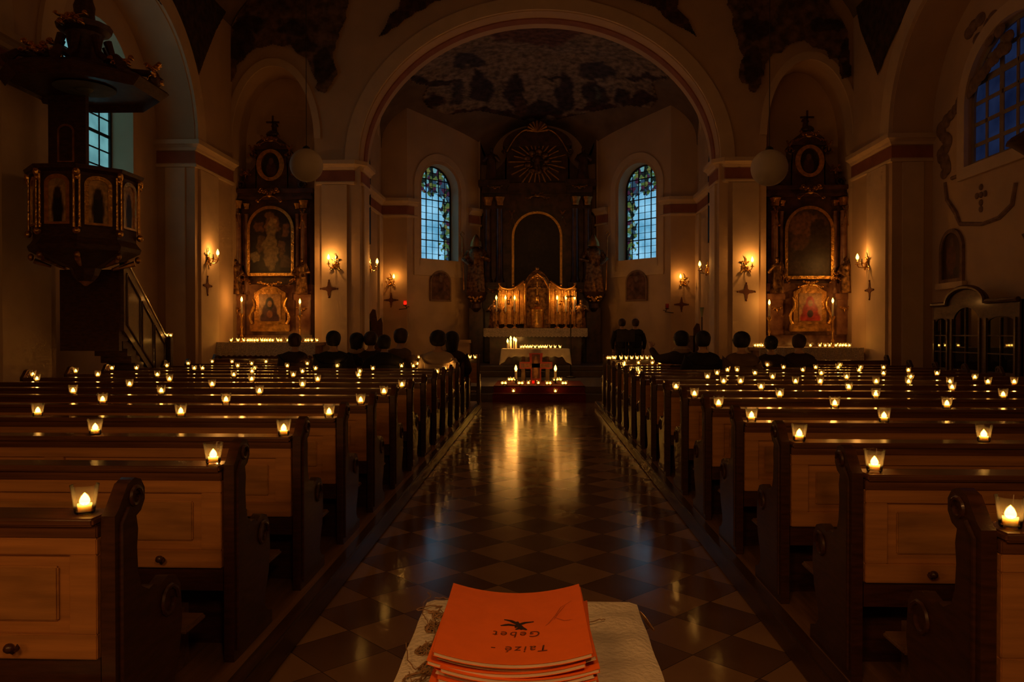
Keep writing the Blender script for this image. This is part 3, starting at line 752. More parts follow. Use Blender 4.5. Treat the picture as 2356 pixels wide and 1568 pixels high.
def make_pew(s, L, nm, label, group, back_only=False):
    """bench running from the aisle (x=0) outwards in direction s"""
    t = thing(nm, label, 'pew', group=group)
    end_board(0, .055, s, t); end_board(s * L, .055, -s, t)
    X = lambda a, b: sorted((s * a, s * b))
    a, b = X(.055, L - .055)
    # back: framed and panelled pine
    mb = MB().box(a, b, .006, .030, .40, .765)
    npan = max(2, round(L / 1.32)); w = (L - .11) / npan
    fr = MB(); rp = MB()
    fr.box(a, b, -.013, .008, .715, .765, bev=.003); fr.box(a, b, -.013, .008, .40, .475, bev=.003)
    for k in range(npan + 1):
        xc = .055 + w * k; x0 = max(.055, xc - .055 if 0 < k < npan else xc - (0 if k == 0 else .085)); x1 = min(L - .055, xc + .055 if 0 < k < npan else xc + (.085 if k == 0 else 0))
        fr.box(*X(x0, x1), -.0122, .008, .475, .715, bev=.003)
        if k < npan:
            p0 = xc + (.125 if k == 0 else .095); p1 = xc + w - (.125 if k == npan - 1 else .095)
            rp.box(*X(p0, p1), -.006, .008, .512, .678, bev=.005)
    bk = mb.build('back_panel', pine, t); fr.build('frame', pine, bk); rp.build('raised_panel', pine2, bk)
    # ledge with a moulded underside
    lg = MB().box(a, b, -.035, .115, .805, .83, bev=.006).box(a, b, -.012, .09, .765, .806, bev=.004)
    lg.build('ledge', ledgewood, t)
    if not back_only:
        MB().box(a, b, .03, .40, .372, .40, bev=.008).build('seat', seatwood, t)
        MB().box(a, b, .006, .03, .30, .40).box(a, b, .20, .225, 0, .37).build('seat_support', darkwood, t)
    MB().box(a, b, -.33, -.16, .245, .27, bev=.008, M=None).box(*X(.2, .24), -.30, .0, .0, .25).box(*X(L - .24, L - .2), -.30, .0, 0, .25).box(*X(L / 2, L / 2 + .04), -.30, .0, 0, .25).build('kneeler', seatwood, t)
    for hx in [.30 + .92 * k for k in range(int((L - .4) / .92) + 1)]:
        MB().tube([(s * hx, 0, .435), (s * hx, -.035, .43), (s * hx, -.045, .445)], [.008, .008, .006], 6).ball((s * hx, -.05, .447), (.017, .015, .015), 8).ball((s * hx, -.008, .435), (.02, .006, .02), 8).build('coat_knob', darkwood, t)
    return remember(t)
ORD = ['', 'first', 'second', 'third', 'fourth', 'fifth', 'sixth', 'seventh', 'eighth', 'ninth', 'tenth', 'eleventh', 'twelfth', 'thirteenth', 'fourteenth', 'fifteenth', 'sixteenth']
XAL, XAR = -1.27, 1.235
YL = lambda k: 2.27 + .905 * k
YR = lambda k: 2.19 + .885 * k
LL, LR = 5.3, 5.35
NROW = 14
for s, XA, Yf, L, side in ((-1, XAL, YL, LL, 'left'), (1, XAR, YR, LR, 'right')):
    grp = '%s block of panelled pews' % side
    p0 = make_pew(s, L, 'church_pew', 'nearest panelled pew on the %s, cut by the picture edge' % side, grp)
    p0.location = (XA, Yf(0), PZ)
    for k in range(1, NROW):
        dup(p0, (XA, Yf(k), PZ), label='panelled pine pew left of the aisle'.replace('left', side) + (', %s row from the camera' % ORD[k + 1]), group=grp)
    fd = make_pew(s, L, 'pew_front_desk', 'front prayer desk of the %s pews, topped with tealights' % side, None, True)
    fd['category'] = 'prayer desk'; fd.location = (XA + (.13 if s < 0 else -.0), Yf(NROW), PZ); fd.scale.z = 1.07
    if 'group' in fd: del fd['group']
    # one pew behind the camera, so the block does not stop at the picture edge
# ------------------------------------------------------------------ tealights
LCOL = (1.0, .40, .085)
def mklight(name, power, r=.012):
    l = bpy.data.lights.new(name, 'POINT'); l.color = LCOL; l.energy = power; l.shadow_soft_size = r; return l
PW = 1.0
tl_light = mklight('tealight_glow', .22 * PW)
def flame_mb(h=.035, r=.007, z=0.):
    return MB().lathe([(r * .3, z), (r * .8, z + h * .1), (r, z + h * .27), (r * .95, z + h * .45), (r * .68, z + h * .68), (r * .3, z + h * .88), (.0006, z + h)], 10)
def make_tealight():
    t = thing('tealight', 'x', 'candle')
    prof = [(.024, .0), (.0265, .004), (.029, .03), (.0335, .060), (.037, .078), (.0345, .078), (.031, .058), (.0265, .03), (.0235, .008)]
    g = MB().lathe(prof, 20, caps=True).build('glass_cup', glass, t)
    w = MB().lathe([(.021, .006), (.0225, .024), (.021, .025), (.0205, .0215), (.0025, .019), (.002, .026), (.0012, .028)], 16).build('wax', waxm, t)
    fm = flame_mb(.034, .0135, .022).build('flame', flamem, t)
    lo = bpy.data.objects.new('tealight_glow', tl_light); COL.objects.link(lo); lo.parent = t; lo.location = (0, 0, .042)
    for q in (g, fm): q.visible_shadow = True
    return remember(t)
TL = make_tealight(); TL_used = False
def place_tealight(p, label, group, scale=1.):
    global TL_used
    if not TL_used:
        TL_used = True; o = TL; o.location = p; o['label'] = label; o['group'] = group
    else: o = dup(TL, p, label=label, group=group)
    o.scale = (scale * 1.12,) * 3
    return o
PXL = [(195,1162),(496,1053),(219,981),(661,986),(87,937),(416,943),(767,945),(236,913.6),(520,917),(839,921),(168,890.6),(371,893),(597,897),(893,900),(85,875),(298,878),(488,881),(696,883),(731,873),(933,885),
 (37,862),(148,855),(225,865),(237,847.5),(314,844.6),(384,842),(362,859),(390,867.6),(433,835),(447,849.5),(466,844.6),(488,830),(534,826),(547,842),(579,837),(586,845),(580,852),(538,861),(579,870),(612,831),(661,842),(675,862),(696,853),(707,838),(726,847),(776,843),(839,838),(828,853),(825,863),(858,848),(924,844),(951,839),(961,835),(1007,857),(1043,845),(1058,839.5),(1079,832)]
PXR = [(2300.5,1190.5),(1997.4,1067),(1816.6,999.4),(2263.5,1000),(1711.7,957.8),(2034,959),(1636,928),(1920.6,932),(2178.7,933),(1585.7,907),(1794,909),(2015,911.7),(2308,912.7),(1547,889.5),(1751,892),(1953,894.5),(2190.5,895),
 (1704,881.6),(1887,882),(2090.5,881),(2273,883),(1665,871),(1830.5,872),(2016,872),(2185.5,874.5),(2333.5,875.5),(1468.6,859),(1627.7,862),(1777.5,863),(1948,863.7),(2096,864),(2243,864.7),(1453,852.5),(1650,855),(1737,855),(1889.6,856.7),(2032.7,858),(1976.7,852.5),(2090,852),(2156,860),
 (1434,847),(1696,849.7),(1847,851),(1928.5,847),(2032.7,847.5),(1422,841),(1765.5,841),(1802.7,845.5),(1876.7,842),(1933,839),(1980.6,842.7),(1407,837),(1661,834),(1674,848),(1437,830),(1469,830.6),(1501,830),(1518,833.5)]
rows = {}
for side, PX, XA, Yf in (('left', PXL, XAL, YL), ('right', PXR, XAR, YR)):
    for px, py in PX:
        p = atZ(px, py, .95 + .038)
        k = max(0, min(NROW - 1, round((p.y - .04 - Yf(0)) / (Yf(1) - Yf(0)))))
        y = Yf(k) + .04; x = ray(px, py).x / ray(px, py).y * y
        s = -1 if side == 'left' else 1
        x = s * max(abs(XA) + .11, min(abs(x), abs(XA) + 5.15))
        rows.setdefault((side, k), []).append(x)
for (side, k), xs in rows.items():
    xs = sorted(xs, key=abs); last = None; n_ = 0
    for x in xs:
        if last is not None and abs(x - last) < .085: x = last + (.09 if x > 0 else -.09)
        last = x; n_ += 1
        Yf = YL if side == 'left' else YR
        if len(xs) == 1: lb = 'only lit tealight glass on the %s pew from the camera, %s side' % (ORD[k + 1], side)
        else: lb = 'lit tealight glass on the %s %s pew, %s from the aisle' % (ORD[k + 1], side, ORD[n_])
        place_tealight((x, Yf(k) + .04, PZ + .8305), lb, 'tealights on the pew ledges')
# front desks: lines of tealights
zt = PZ + .83 * 1.07 + .0005
for side, pxs, s, Yd in (('left', [1111, 1102, 1091, 1079, 1068, 975, 964], -1, YL(NROW)), ('right', [1356, 1370, 1379.5, 1390, 1403, 1414.5, 1429, 1441, 1453.5, 1466, 1477, 1489, 1501, 1513], 1, YR(NROW))):
    for i, px in enumerate(pxs):
        d = ray(px, 820); y = Yd + .04; x = d.x / d.y * y
        if s < 0: x = min(x, XAL + .13 - .09)
        else: x = max(x, XAR + .09 + .0)
        if s < 0 and i and i < 5: x = XAL + .04 - .1 * i
        if s > 0 and i == 1 : x = XAR + .20
        place_tealight((x, y, zt), 'tealight on the front desk of the %s pews, %s from the aisle' % (side, ORD[i + 1]), 'tealights on the front desks')

# ------------------------------------------------------------------ foreground table, cloth, booklets
tz = .93
def tpt(px, py): return atZ(px, py, tz)
A, B = tpt(982, 1378), tpt(1466, 1388)
tw = thing('small_table', 'small low table under the white cloth in the middle of the aisle', 'table', (0, 1.30, 0), YAW * 0)
tx0, tx1, ty0, ty1 = A.x + .012, B.x - .012, -.33, A.y - 1.30 - .01
MB().box(tx0, tx1, ty0, ty1, tz - .035, tz - .006, bev=.006).build('tabletop', darkwood, tw)
for x in (tx0 + .03, tx1 - .03):
    for y in (ty0 + .03, ty1 - .03): MB().lathe([(.016, 0), (.02, .05), (.014, .2), (.02, .6), (.022, tz - .035)], 10, (x, y, 0)).build('leg', darkwood, tw)
MB().box(tx0 + .03, tx1 - .03, ty1 - .035, ty1 - .025, tz - .1, tz - .035).box(tx0 + .02, tx0 + .03, ty0 + .03, ty1 - .03, tz - .1, tz - .035).box(tx1 - .03, tx1 - .02, ty0 + .03, ty1 - .03, tz - .1, tz - .035).build('apron', darkwood, tw)
# brass edging at the far right corner of the table
c0 = tpt(1464, 1398); c1 = tpt(1497, 1446)
MB().tube([(B.x + .004, B.y - 1.30 - .015, tz - .012), (B.x + .008, B.y - 1.30 - .04, tz - .013), (B.x + .014, B.y - 1.30 - .075, tz - .016), (B.x + .02, B.y - 1.30 - .10, tz - .018)], [.002, .0035, .004, .002], 8).build('edge_trim', brass, tw)
# cloth: soft folds on the top, hanging over all sides
bm = bmesh.new(); nx_, ny_ = 70, 80; hang = .30; rg = random.Random(5)
cx0, cx1, cy0, cy1 = tx0 - .004, tx1 + .004, ty0 - .004, ty1 + .004
G = []
for j in range(ny_ + 1):
    row = []
    for i in range(nx_ + 1):
        u = cx0 - hang + (cx1 - cx0 + 2 * hang) * i / nx_; v = cy0 - hang + (cy1 - cy0 + 2 * hang) * j / ny_
        ox = max(cx0 - u, 0) - max(u - cx1, 0); oy = max(cy0 - v, 0) - max(v - cy1, 0)
        x = min(max(u, cx0), cx1); y = min(max(v, cy0), cy1)
        dx, dy = max(abs(ox), 0), max(abs(oy), 0); d = math.hypot(dx, dy)
        if d > 0:
            wv = .014 * math.sin(v * 38 + 1.3 * math.sin(u * 9)) * min(1, dx / .06) + .014 * math.sin(u * 36 + 1) * min(1, dy / .06)
            sl = .10 * d + wv * .7 + .006
            if dx >= dy: x += (-1 if ox > 0 else 1) * sl; y += (-1 if oy > 0 else 1) * dy * .35 if dy else 0
            else: y += (-1 if oy > 0 else 1) * sl; x += (-1 if ox > 0 else 1) * dx * .35 if dx else 0
            z = tz - .003 - d * (.9 if (dx and dy) else 1) + .003
        else:
            e = min(x - cx0, cx1 - x, y - cy0, cy1 - y)
            z = tz + (.0035 * math.sin(v * 55 + 2 * math.sin(u * 14)) + .002 * math.sin(u * 60 + v * 22)) * min(1, e / .02) * (1 if x > .1 else .4)
        row.append(bm.verts.new((x, y, z)))
    G.append(row)
for j in range(ny_):
    for i in range(nx_): bm.faces.new((G[j][i], G[j][i + 1], G[j + 1][i + 1], G[j + 1][i]))
mb = MB(); mb.bm.free(); mb.bm = bm
cl_o = mb.build('tablecloth', linen, None, loc=(0, 1.30, 0)); tag(cl_o, 'creased white linen cloth draped over the small foreground table', 'tablecloth')
sm = cl_o.modifiers.new('t', 'SOLIDIFY'); sm.thickness = .0015; sm.offset = 1
# booklets
orange = mat('orange_card', (.96, .17, .006), .6, var=.05, scale=30)
paper = mat('white_paper', (.74, .58, .42), .8, var=.08, scale=30)
inkt = mat('brown_felt_pen', (.16, .03, .006), .7)
inkm = mat('black_ink', (.03, .012, .006), .7)
pencil = mat('faint_pencil', (.55, .10, .01), .7)
SZ0, SZ1 = tz + .006, 1.055
ctr = (atZ(1186, 1365, SZ1 + .005) + atZ(1181, 1512, SZ1)) / 2
BW, BD = .216, .285
def sag(x): return .017 * (abs(x) / (BW / 2)) ** 2.0
def leaf(z0, z1, dx=0, dy=0, rot=0, curl=0., nx=16, ny=6, zs=1., w=BW, d=BD):
    mb = MB(); V = []
    R = Matrix.Rotation(rot, 3, 'Z')
    for zz in (z0, z1):
        g = []
        for j in range(ny + 1):
            r = []
            for i in range(nx + 1):
                x = -w / 2 + w * i / nx; y = -d / 2 + d * j / ny
                c = curl * max(0, (-x / (w / 2) + y / (d / 2)) - .9) ** 2
                r.append(mb.bm.verts.new(R @ Vector((x, y, 0)) + Vector((dx, dy, zz + sag(x) * zs + c))))
            g.append(r)
        V.append(g)
    a, b = V
    for j in range(ny):
        for i in range(nx):
            mb.bm.faces.new((a[j][i], a[j + 1][i], a[j + 1][i + 1], a[j][i + 1])); mb.bm.faces.new((b[j][i], b[j][i + 1], b[j + 1][i + 1], b[j + 1][i]))
    for i in range(nx):
        mb.bm.faces.new((a[0][i], a[0][i + 1], b[0][i + 1], b[0][i])); mb.bm.faces.new((a[ny][i + 1], a[ny][i], b[ny][i], b[ny][i + 1]))
    for j in range(ny):
        mb.bm.faces.new((a[j + 1][0], a[j][0], b[j][0], b[j + 1][0])); mb.bm.faces.new((a[j][nx], a[j + 1][nx], b[j + 1][nx], b[j][nx]))
    return mb
NB = 17; rg = random.Random(11); th = (SZ1 - SZ0) / NB
for k in range(NB):
    top = k == NB - 1
    z = SZ0 + th * k; zs = .15 + .85 * min(1, (k + 1) / 8)
    dx, dy, ro = (0, 0, .012) if top else (rg.uniform(-.007, .009), rg.uniform(-.008, .006), rg.uniform(-.03, .03))
    if k == NB - 2: dx, dy, ro = .004, .007, .02
    if k == NB - 3: dx, dy, ro = -.006, .002, -.01
    lbl = 'top orange songbook with handwritten title and a black dove sketch' if top else 'orange-covered booklet, %s under the top one in the stack' % ORD[NB - 1 - k]
    bk = thing('songbook', lbl, 'booklet', (ctr.x, ctr.y, 0), 0, 'stack of orange songbooks')
    leaf(z + .0008, z + th - .0016, dx, dy, ro, .004 if rg.random() > .6 else 0, zs=zs, w=BW - .003, d=BD - .002).build('pages', paper, bk)
    leaf(z + th - .0016, z + th - .0007, dx, dy, ro, zs=zs).build('front_cover', orange, bk)
    leaf(z + .0001, z + .0008, dx, dy, ro, zs=zs).build('back_cover', orange if k % 3 else paper, bk)
    if top: topbk = bk
# loose cover corner sticking out at the left of the top booklet
zt_ = SZ1 - .0005
def on_cover(mb_or_me, name, m, lift=.0004, parent=None):
    me = mb_or_me
    for v in me.vertices: v.co.z = zt_ + sag(v.co.x) + lift
    me.materials.append(m); o = bpy.data.objects.new(name, me); COL.objects.link(o); o.parent = parent or topbk; return o
def text_mesh(s, size, cx, cy):
    cu = bpy.data.curves.new('t', 'FONT'); cu.body = s; cu.size = size; cu.align_x = 'CENTER'; cu.space_character = 1.25; cu.shear = .12; cu.offset = .0001; cu.resolution_u = 3
    ob = bpy.data.objects.new('t', cu); COL.objects.link(ob); bpy.context.view_layer.update()
    me = bpy.data.meshes.new_from_object(ob); bpy.data.objects.remove(ob)
    me.transform(T(cx, cy, 0) @ Matrix.Rotation(PI, 4, 'Z') @ Matrix.Diagonal((.78, 1, 1, 1))); return me
def cv(px, py):
    p = atZ(px, py, SZ1 + .002); return (p.x - ctr.x, p.y - ctr.y)
q = cv(1196, 1486); on_cover(text_mesh('Taizé -', .030, q[0], q[1] + .004), 'handwritten_title', inkt)
q = cv(1190, 1452); on_cover(text_mesh('Gebet', .030, q[0], q[1] + .004), 'handwritten_title', inkt)
def strokes(L, w, name, m):
    mb = MB()
    for S in L:
        P = [Vector((*cv(*p), 0)) for p in S]; n_ = len(P)
        # resample
        Q = []
        for a, b in zip(P, P[1:]):
            for i in range(4): Q.append(a.lerp(b, i / 4))
        Q.append(P[-1]); rr = [w * (.35 + .65 * math.sin(PI * min(1, max(.06, i / (len(Q) - 1))))) for i in range(len(Q))]
        prev = None
        for i, p in enumerate(Q):
            t = (Q[min(i + 1, len(Q) - 1)] - Q[max(i - 1, 0)]).normalized(); nrm = Vector((-t.y, t.x, 0))
            a = mb.bm.verts.new(p + nrm * rr[i]); b = mb.bm.verts.new(p - nrm * rr[i])
            if prev: mb.bm.faces.new((prev[0], a, b, prev[1]))
            prev = (a, b)
    me = bpy.data.meshes.new(name); bmesh.ops.recalc_face_normals(mb.bm, faces=mb.bm.faces); mb.bm.to_mesh(me); mb.bm.free()
    return on_cover(me, name, m)
strokes([[(1160, 1422), (1175, 1424), (1192, 1432), (1204, 1440)], [(1152, 1436), (1170, 1433), (1195, 1436)], [(1228, 1428), (1208, 1429), (1190, 1434), (1186, 1440)], [(1190, 1426), (1194, 1436), (1200, 1445)], [(1186, 1444), (1200, 1440), (1212, 1446)]], .0036, 'dove_sketch', inkm)
strokes([[(1315, 1395), (1290, 1404), (1278, 1420), (1262, 1436), (1254, 1441)], [(1275, 1424), (1298, 1436), (1318, 1438)], [(1300, 1402), (1283, 1418), (1274, 1430)]], .0008, 'pencil_mark', pencil)
# tangle of twine on the cloth beside the stack
rg = random.Random(3)
twn = MB(); twine = mat('jute_twine', (.30, .17, .08), .9, var=.3, scale=50)
def tang(cx, cy, n, R, zmax, step=.012, r=.0011):
    p = Vector((cx, cy, tz + .006)); a = rg.uniform(0, 6); P = []
    for i in range(n):
        a += rg.uniform(-.9, 1.0); p = p + Vector((math.cos(a), math.sin(a), 0)) * step
        off = Vector((p.x - cx, p.y - cy, 0))
        if off.length > R: p -= off * .35; a += 1.8
        p.z = tz + .005 + zmax * rg.random() * max(0, 1 - off.length / R); P.append(p.copy())
    twn.tube(P, r, 5)
def tl(px, py): return atZ(px, py, tz + .01)
for (px, py, n_, R, zm) in ((1000, 1440, 80, .022, .03), (985, 1490, 80, .024, .025), (990, 1530, 70, .024, .02), (1010, 1410, 36, .018, .02), (965, 1555, 40, .03, .01), (990, 1395, 24, .03, .006), (1012, 1470, 50, .016, .04)):
    q = tl(px, py); tang(q.x, q.y, n_, R, zm)
for pts in ([(1340, 1400), (1346, 1420), (1352, 1432), (1375, 1428), (1392, 1424)], [(1350, 1432), (1345, 1445), (1348, 1460)], [(985, 1362), (992, 1372), (975, 1386), (972, 1412), (985, 1435), (1000, 1440)], [(935, 1482), (938, 1520), (955, 1540), (980, 1530)], [(940, 1545), (950, 1575), (985, 1550)], [(1000, 1375), (1020, 1376), (1045, 1382), (1042, 1392)]):
    P = [tl(*p) for p in pts]; Q = []
    for a, b in zip(P, P[1:]):
        for i in range(4): Q.append(a.lerp(b, i / 4) + Vector((rg.uniform(-.001, .001), rg.uniform(-.001, .001), rg.uniform(0, .003))))
    twn.tube(Q + [P[-1]], .001, 5)
tag(twn.build('twine_tangle', twine), 'tangle of brown jute twine on the cloth beside the songbooks', 'twine')
# ------------------------------------------------------------------ candle makers
def make_candle(nm, label, cat, loc, h_stick, h_candle, r=.018, m_stick=gold, power=1.2, fl=.07, flr=.017, group=None, base=.09):
    t = thing(nm, label, cat, loc, group=group)
    if h_stick > 0:
        b = base; hs = h_stick
        MB().lathe([(b, 0), (b * .95, hs * .03), (b * .5, hs * .07), (b * .25, hs * .14), (b * .45, hs * .2), (b * .2, hs * .27), (b * .18, hs * .45), (b * .36, hs * .52), (b * .18, hs * .6), (b * .2, hs * .86), (b * .6, hs * .95), (b * .62, hs)], 14).build('candlestick', m_stick, t)
    MB().lathe([(r, h_stick), (r, h_stick + h_candle - .01), (r * .7, h_stick + h_candle), (.002, h_stick + h_candle), (.0015, h_stick + h_candle + .01)], 12).build('candle', waxm, t)
    flame_mb(fl, flr, h_stick + h_candle + .004).build('flame', flamem, t)
    l = mklight('candle_glow', power, .02); lo = bpy.data.objects.new('candle_glow', l); COL.objects.link(lo); lo.parent = t; lo.location = (0, 0, h_stick + h_candle + fl * .45)
    return remember(t)

# ------------------------------------------------------------------ altarpieces
def arch_panel(name, x0, x1, z0, zs, y, parent, base, L, mf=gold, fw=.07, mt=canvas, step=.02, b=None, dep=.08):
    ao = arch_out(x0, x1, z0, zs, b); 
    fo = arch_out(x0 - fw, x1 + fw, z0 - fw, zs, None if b is None else b + fw)
    f = MB().ring(fo, ao, y - dep, y).build('picture_frame', mf, parent)
    painted('painting', ao, blobs(base, L, .10), y - .02, mt, parent, step)
    return f
def column(mb, x, y, z0, z1, r):
    h = z1 - z0
    mb.lathe([(r * 1.35, 0), (r * 1.35, .03 * h), (r * 1.1, .05 * h), (r, .08 * h), (r * .88, .86 * h), (r * 1.05, .88 * h)], 14, (x, y, z0))
def capital(mb, x, y, z, r):
    mb.lathe([(r * .95, 0), (r * 1.15, r * .5), (r * 1.05, r * .9), (r * 1.5, r * 1.9), (r * 1.55, r * 2.2)], 12, (x, y, z), wob=lambda a, k: 1 + .1 * math.sin(8 * a))
def scroll_side(mb, s, x, y, z0, z1, w, dep=.1):
    """tapering volute wing at the side of the gable"""
    P = []
    for i in range(15):
        t = i / 14; P.append((x + s * w * (1 - t) ** 1.6 + s * .05 * math.sin(t * PI * 2), z0 + (z1 - z0) * t))
    P2 = [(x, z1), (x, z0)]
    mb.prism(P + P2, y, y + dep, 'y')
    for (cx, cz, r) in ((x + s * w * .85, z0 + .10, .11), (x + s * .06, z1 - .06, .09)):
        mb.tube([(cx + r * (1 - q / 14) * math.cos(q * .7) * s, y - .02, cz + r * (1 - q / 14) * math.sin(q * .7)) for q in range(12)], .03, 6)

def side_altar(s):
    w_ = 'left' if s < 0 else 'right'
    cxp = 616 if s < 0 else 1869
    p = atY(cxp, 500, 18.1); cx = p.x
    t = thing('side_altarpiece', 'dark carved side altarpiece in the %s recess, %s' % (w_, 'robed figure painting in the centre' if s < 0 else 'with a brownish landscape painting'), 'altarpiece', (cx, 18.25, .25))
    zz = lambda py: 1.5 + (768 - py) * 18.25 / 1767 - .25
    xx = lambda dpx: dpx * 18.25 / 1767
    # predella with two pedestals
    mb = MB().box(-1.0, 1.0, .05, .5, 0, zz(770)).box(-.96, .96, .12, .5, zz(770), zz(652))
    for q in (-1, 1): mb.box(*sorted((q * .62, q * .98)), -.02, .3, zz(770), zz(684), bev=.015); mb.box(*sorted((q * .58, q * 1.0)), -.05, .3, zz(690), zz(676), bev=.01)
    mb.build('predella', marbr, t, smooth=False)
    # main body with backing and entablature
    mb = MB().box(-.92, .92, .16, .55, zz(652), zz(455)); mb.box(-1.02, 1.02, .02, .55, zz(455), zz(447), bev=.01); mb.box(-.98, .98, .05, .55, zz(447), zz(440)); mb.box(-1.06, 1.06, -.04, .55, zz(440), zz(430), bev=.015)
    mb.build('main_body', darkm, t, smooth=False)
    for q in (-1, 1):
        for x_, y_, r_ in ((.80, .06, .085), (.62, .14, .06)):
            mb = MB(); column(mb, q * x_, y_, zz(676), zz(462), r_); co = mb.build('column', marbr, t)
            mb = MB(); capital(mb, q * x_, y_, zz(476), r_); mb.build('capital', oldgold, co)
    rows_ = []
    if s < 0:
        L = [(0, zz(515), .20, .30, (.20, .10, .035)), (0, zz(560), .17, .62, (.24, .17, .09)), (0, zz(508), .13, .10, (.38, .24, .12)), (-.33, zz(520), .10, .14, (.16, .07, .03)), (.36, zz(525), .10, .16, (.17, .08, .03)), (-.36, zz(590), .13, .10, (.28, .21, .13)), (.36, zz(600), .12, .18, (.10, .06, .04)), (-.25, zz(560), .08, .22, (.13, .07, .04)), (.26, zz(570), .08, .22, (.13, .07, .04))]
        arch_panel('p', -.50, .50, zz(626), zz(525), .1, t, (.018, .012, .012), L)
    else:
        L = [(-.1, zz(520), .5, .25, (.16, .07, .03)), (.1, zz(590), .4, .3, (.03, .015, .01)), (-.2, zz(560), .22, .2, (.09, .04, .02)), (.25, zz(540), .2, .35, (.035, .02, .012))]
        arch_panel('p', -.50, .50, zz(636), zz(532), .1, t, (.055, .03, .018), L)
    # small picture on the altar in a carved gold frame
    P0 = [(-.38, zz(745)), (.38, zz(745)), (.38, zz(672)), (.30, zz(668)), (.18, zz(660)), (0, zz(656)), (-.18, zz(660)), (-.30, zz(668)), (-.38, zz(672))]
    MB().prism(P0, -.02, .08, 'y').box(-.48, .48, -.06, .1, zz(762), zz(745), bev=.015).build('small_picture_frame', oldgold, t, smooth=False)
    skn, dark_ = (.32, .17, .09), (.02, .015, .02)
    robe_c = (.07, .03, .05) if s < 0 else (.34, .03, .03)
    painted('small_painting', [(-.26, zz(738)), (.26, zz(738)), (.26, zz(676)), (-.26, zz(676))], blobs((.42, .24, .11), [(0, zz(732), .24, .17, robe_c), (0, zz(716), .18, .22, robe_c), (0, zz(697), .10, .15, dark_ if s < 0 else robe_c), (0, zz(698), .055, .075, skn), (0, zz(722), .07, .09, (.25, .10, .06) if s < 0 else (.04, .02, .03))]), -.025, canvas, t, .015)
    rocaille(t, gold, 0, zz(656), .6, .2, -.03, 8 + s, 5, .03)
    for q in (-1, 1):
        MB().tube([(q * (.42 + .06 * math.sin(k * .9)), -.05, zz(745) + .09 * k) for k in range(8)], [.045, .035, .05, .03, .045, .03, .03, .015], 8).build('side_volute', gold, t)
    # gable
    mb = MB().box(-.40, .40, .14, .5, zz(430), zz(335))
    mb.prism([(-.42, zz(338)), (.42, zz(338)), (.34, zz(322)), (.20, zz(312)), (0, zz(306)), (-.20, zz(312)), (-.34, zz(322))], .06, .45, 'y')
    for q in (-1, 1): scroll_side(mb, q, q * .38, .14, zz(430), zz(345), .42)
    mb.build('gable', darkm, t)
    MB().ring(oval(0, zz(375), .34, .38), oval(0, zz(375), .22, .30), .02, .14).build('oval_frame', gold, t)
    painted('oval_painting', oval(0, zz(375), .26, .33), blobs((.02, .012, .01), [(0, zz(385), .12, .2, (.09, .035, .02)), (0, zz(365), .06, .08, (.16, .08, .04))]), .10, canvas, t, .02)
    rocaille(t, oldgold, 0, zz(447), .60, .34, -.05, 3, 6); rocaille(t, oldgold, 0, zz(318), .7, .25, .04, 5, 6, .04)
    for q in (-1, 1):
        for a_ in ((q * .80, zz(500), .16, .5, -.04, 4, 4, .04), (q * .62, zz(400), .22, .4, .1, 12, 4), (q * .45, zz(345), .18, .4, .08, 6, 4), (q * .62, zz(640), .3, .35, .0, 17, 4), (q * .78, zz(715), .2, .35, -.06, 21, 3, .03)): rocaille(t, oldgold, *a_)
    # crowning figure and cross
    mb = MB(); k = zz(306)
    mb.ball((0, .2, k + .06), (.16, .12, .1), 10); robe(mb, (.06 * -s, .2, k + .05), .34, 5); mb.box(-.02 - .0, .02, .2, .24, k + .1, k + .52); mb.box(-.16, .16, .2, .24, k + .34, k + .38)
    mb.build('crowning_cross', darkm, t)
    # flanking gilded saints
    for q, hgt in ((-1, .84), (1, .84)):
        mb = MB(); robe(mb, (q * .80, -.12, zz(676)), hgt, 3 + q); mb.ball((q * .80 + .09, -.14, zz(676) + hgt * .7), (.07, .05, .16), 8)
        mb.build('saint_figure', statuem, t)
    # mensa (altar table) standing in front
    mx = atY(624 if s < 0 else 1852, 780, 17.35).x
    mz = (1.315 if s < 0 else 1.205)
    a_ = thing('side_altar_table', 'lace-covered altar table of the %s side altar' % w_, 'altar', (mx, 17.35, .25))
    MB().box(-1.02, 1.02, -.32, .75, 0, mz - .33, bev=.01).box(-1.1, 1.1, -.38, .78, mz - .33, mz - .26, bev=.01).build('altar_block', marbr, a_, smooth=False)
    ab = thing('altar_cloth', 'white lace cloth hanging over the %s side altar table' % w_, 'altar cloth', (mx, 17.35, .25))
    mb = MB().box(-1.12, 1.12, -.40, .78, mz - .26, mz - .25)
    for i in range(90):
        x0 = -1.13 + 2.26 * i / 90; x1 = x0 + 2.26 / 90
        dz = .30 + .012 * math.cos(i * 1.3); yy = -.405 - .008 * math.sin(i * .9); y2 = -.405 - .008 * math.sin((i + 1) * .9)
        v = [mb.bm.verts.new(c) for c in ((x0, yy, mz - .25), (x1, y2, mz - .25), (x1, y2 - .01, mz - .25 - dz), (x0, yy - .01, mz - .25 - dz))]; mb.bm.faces.new(v)
    mb.build('cloth', lace, ab, smooth=False)
    return cx, mx, mz
SAL = side_altar(-1); SAR = side_altar(1)
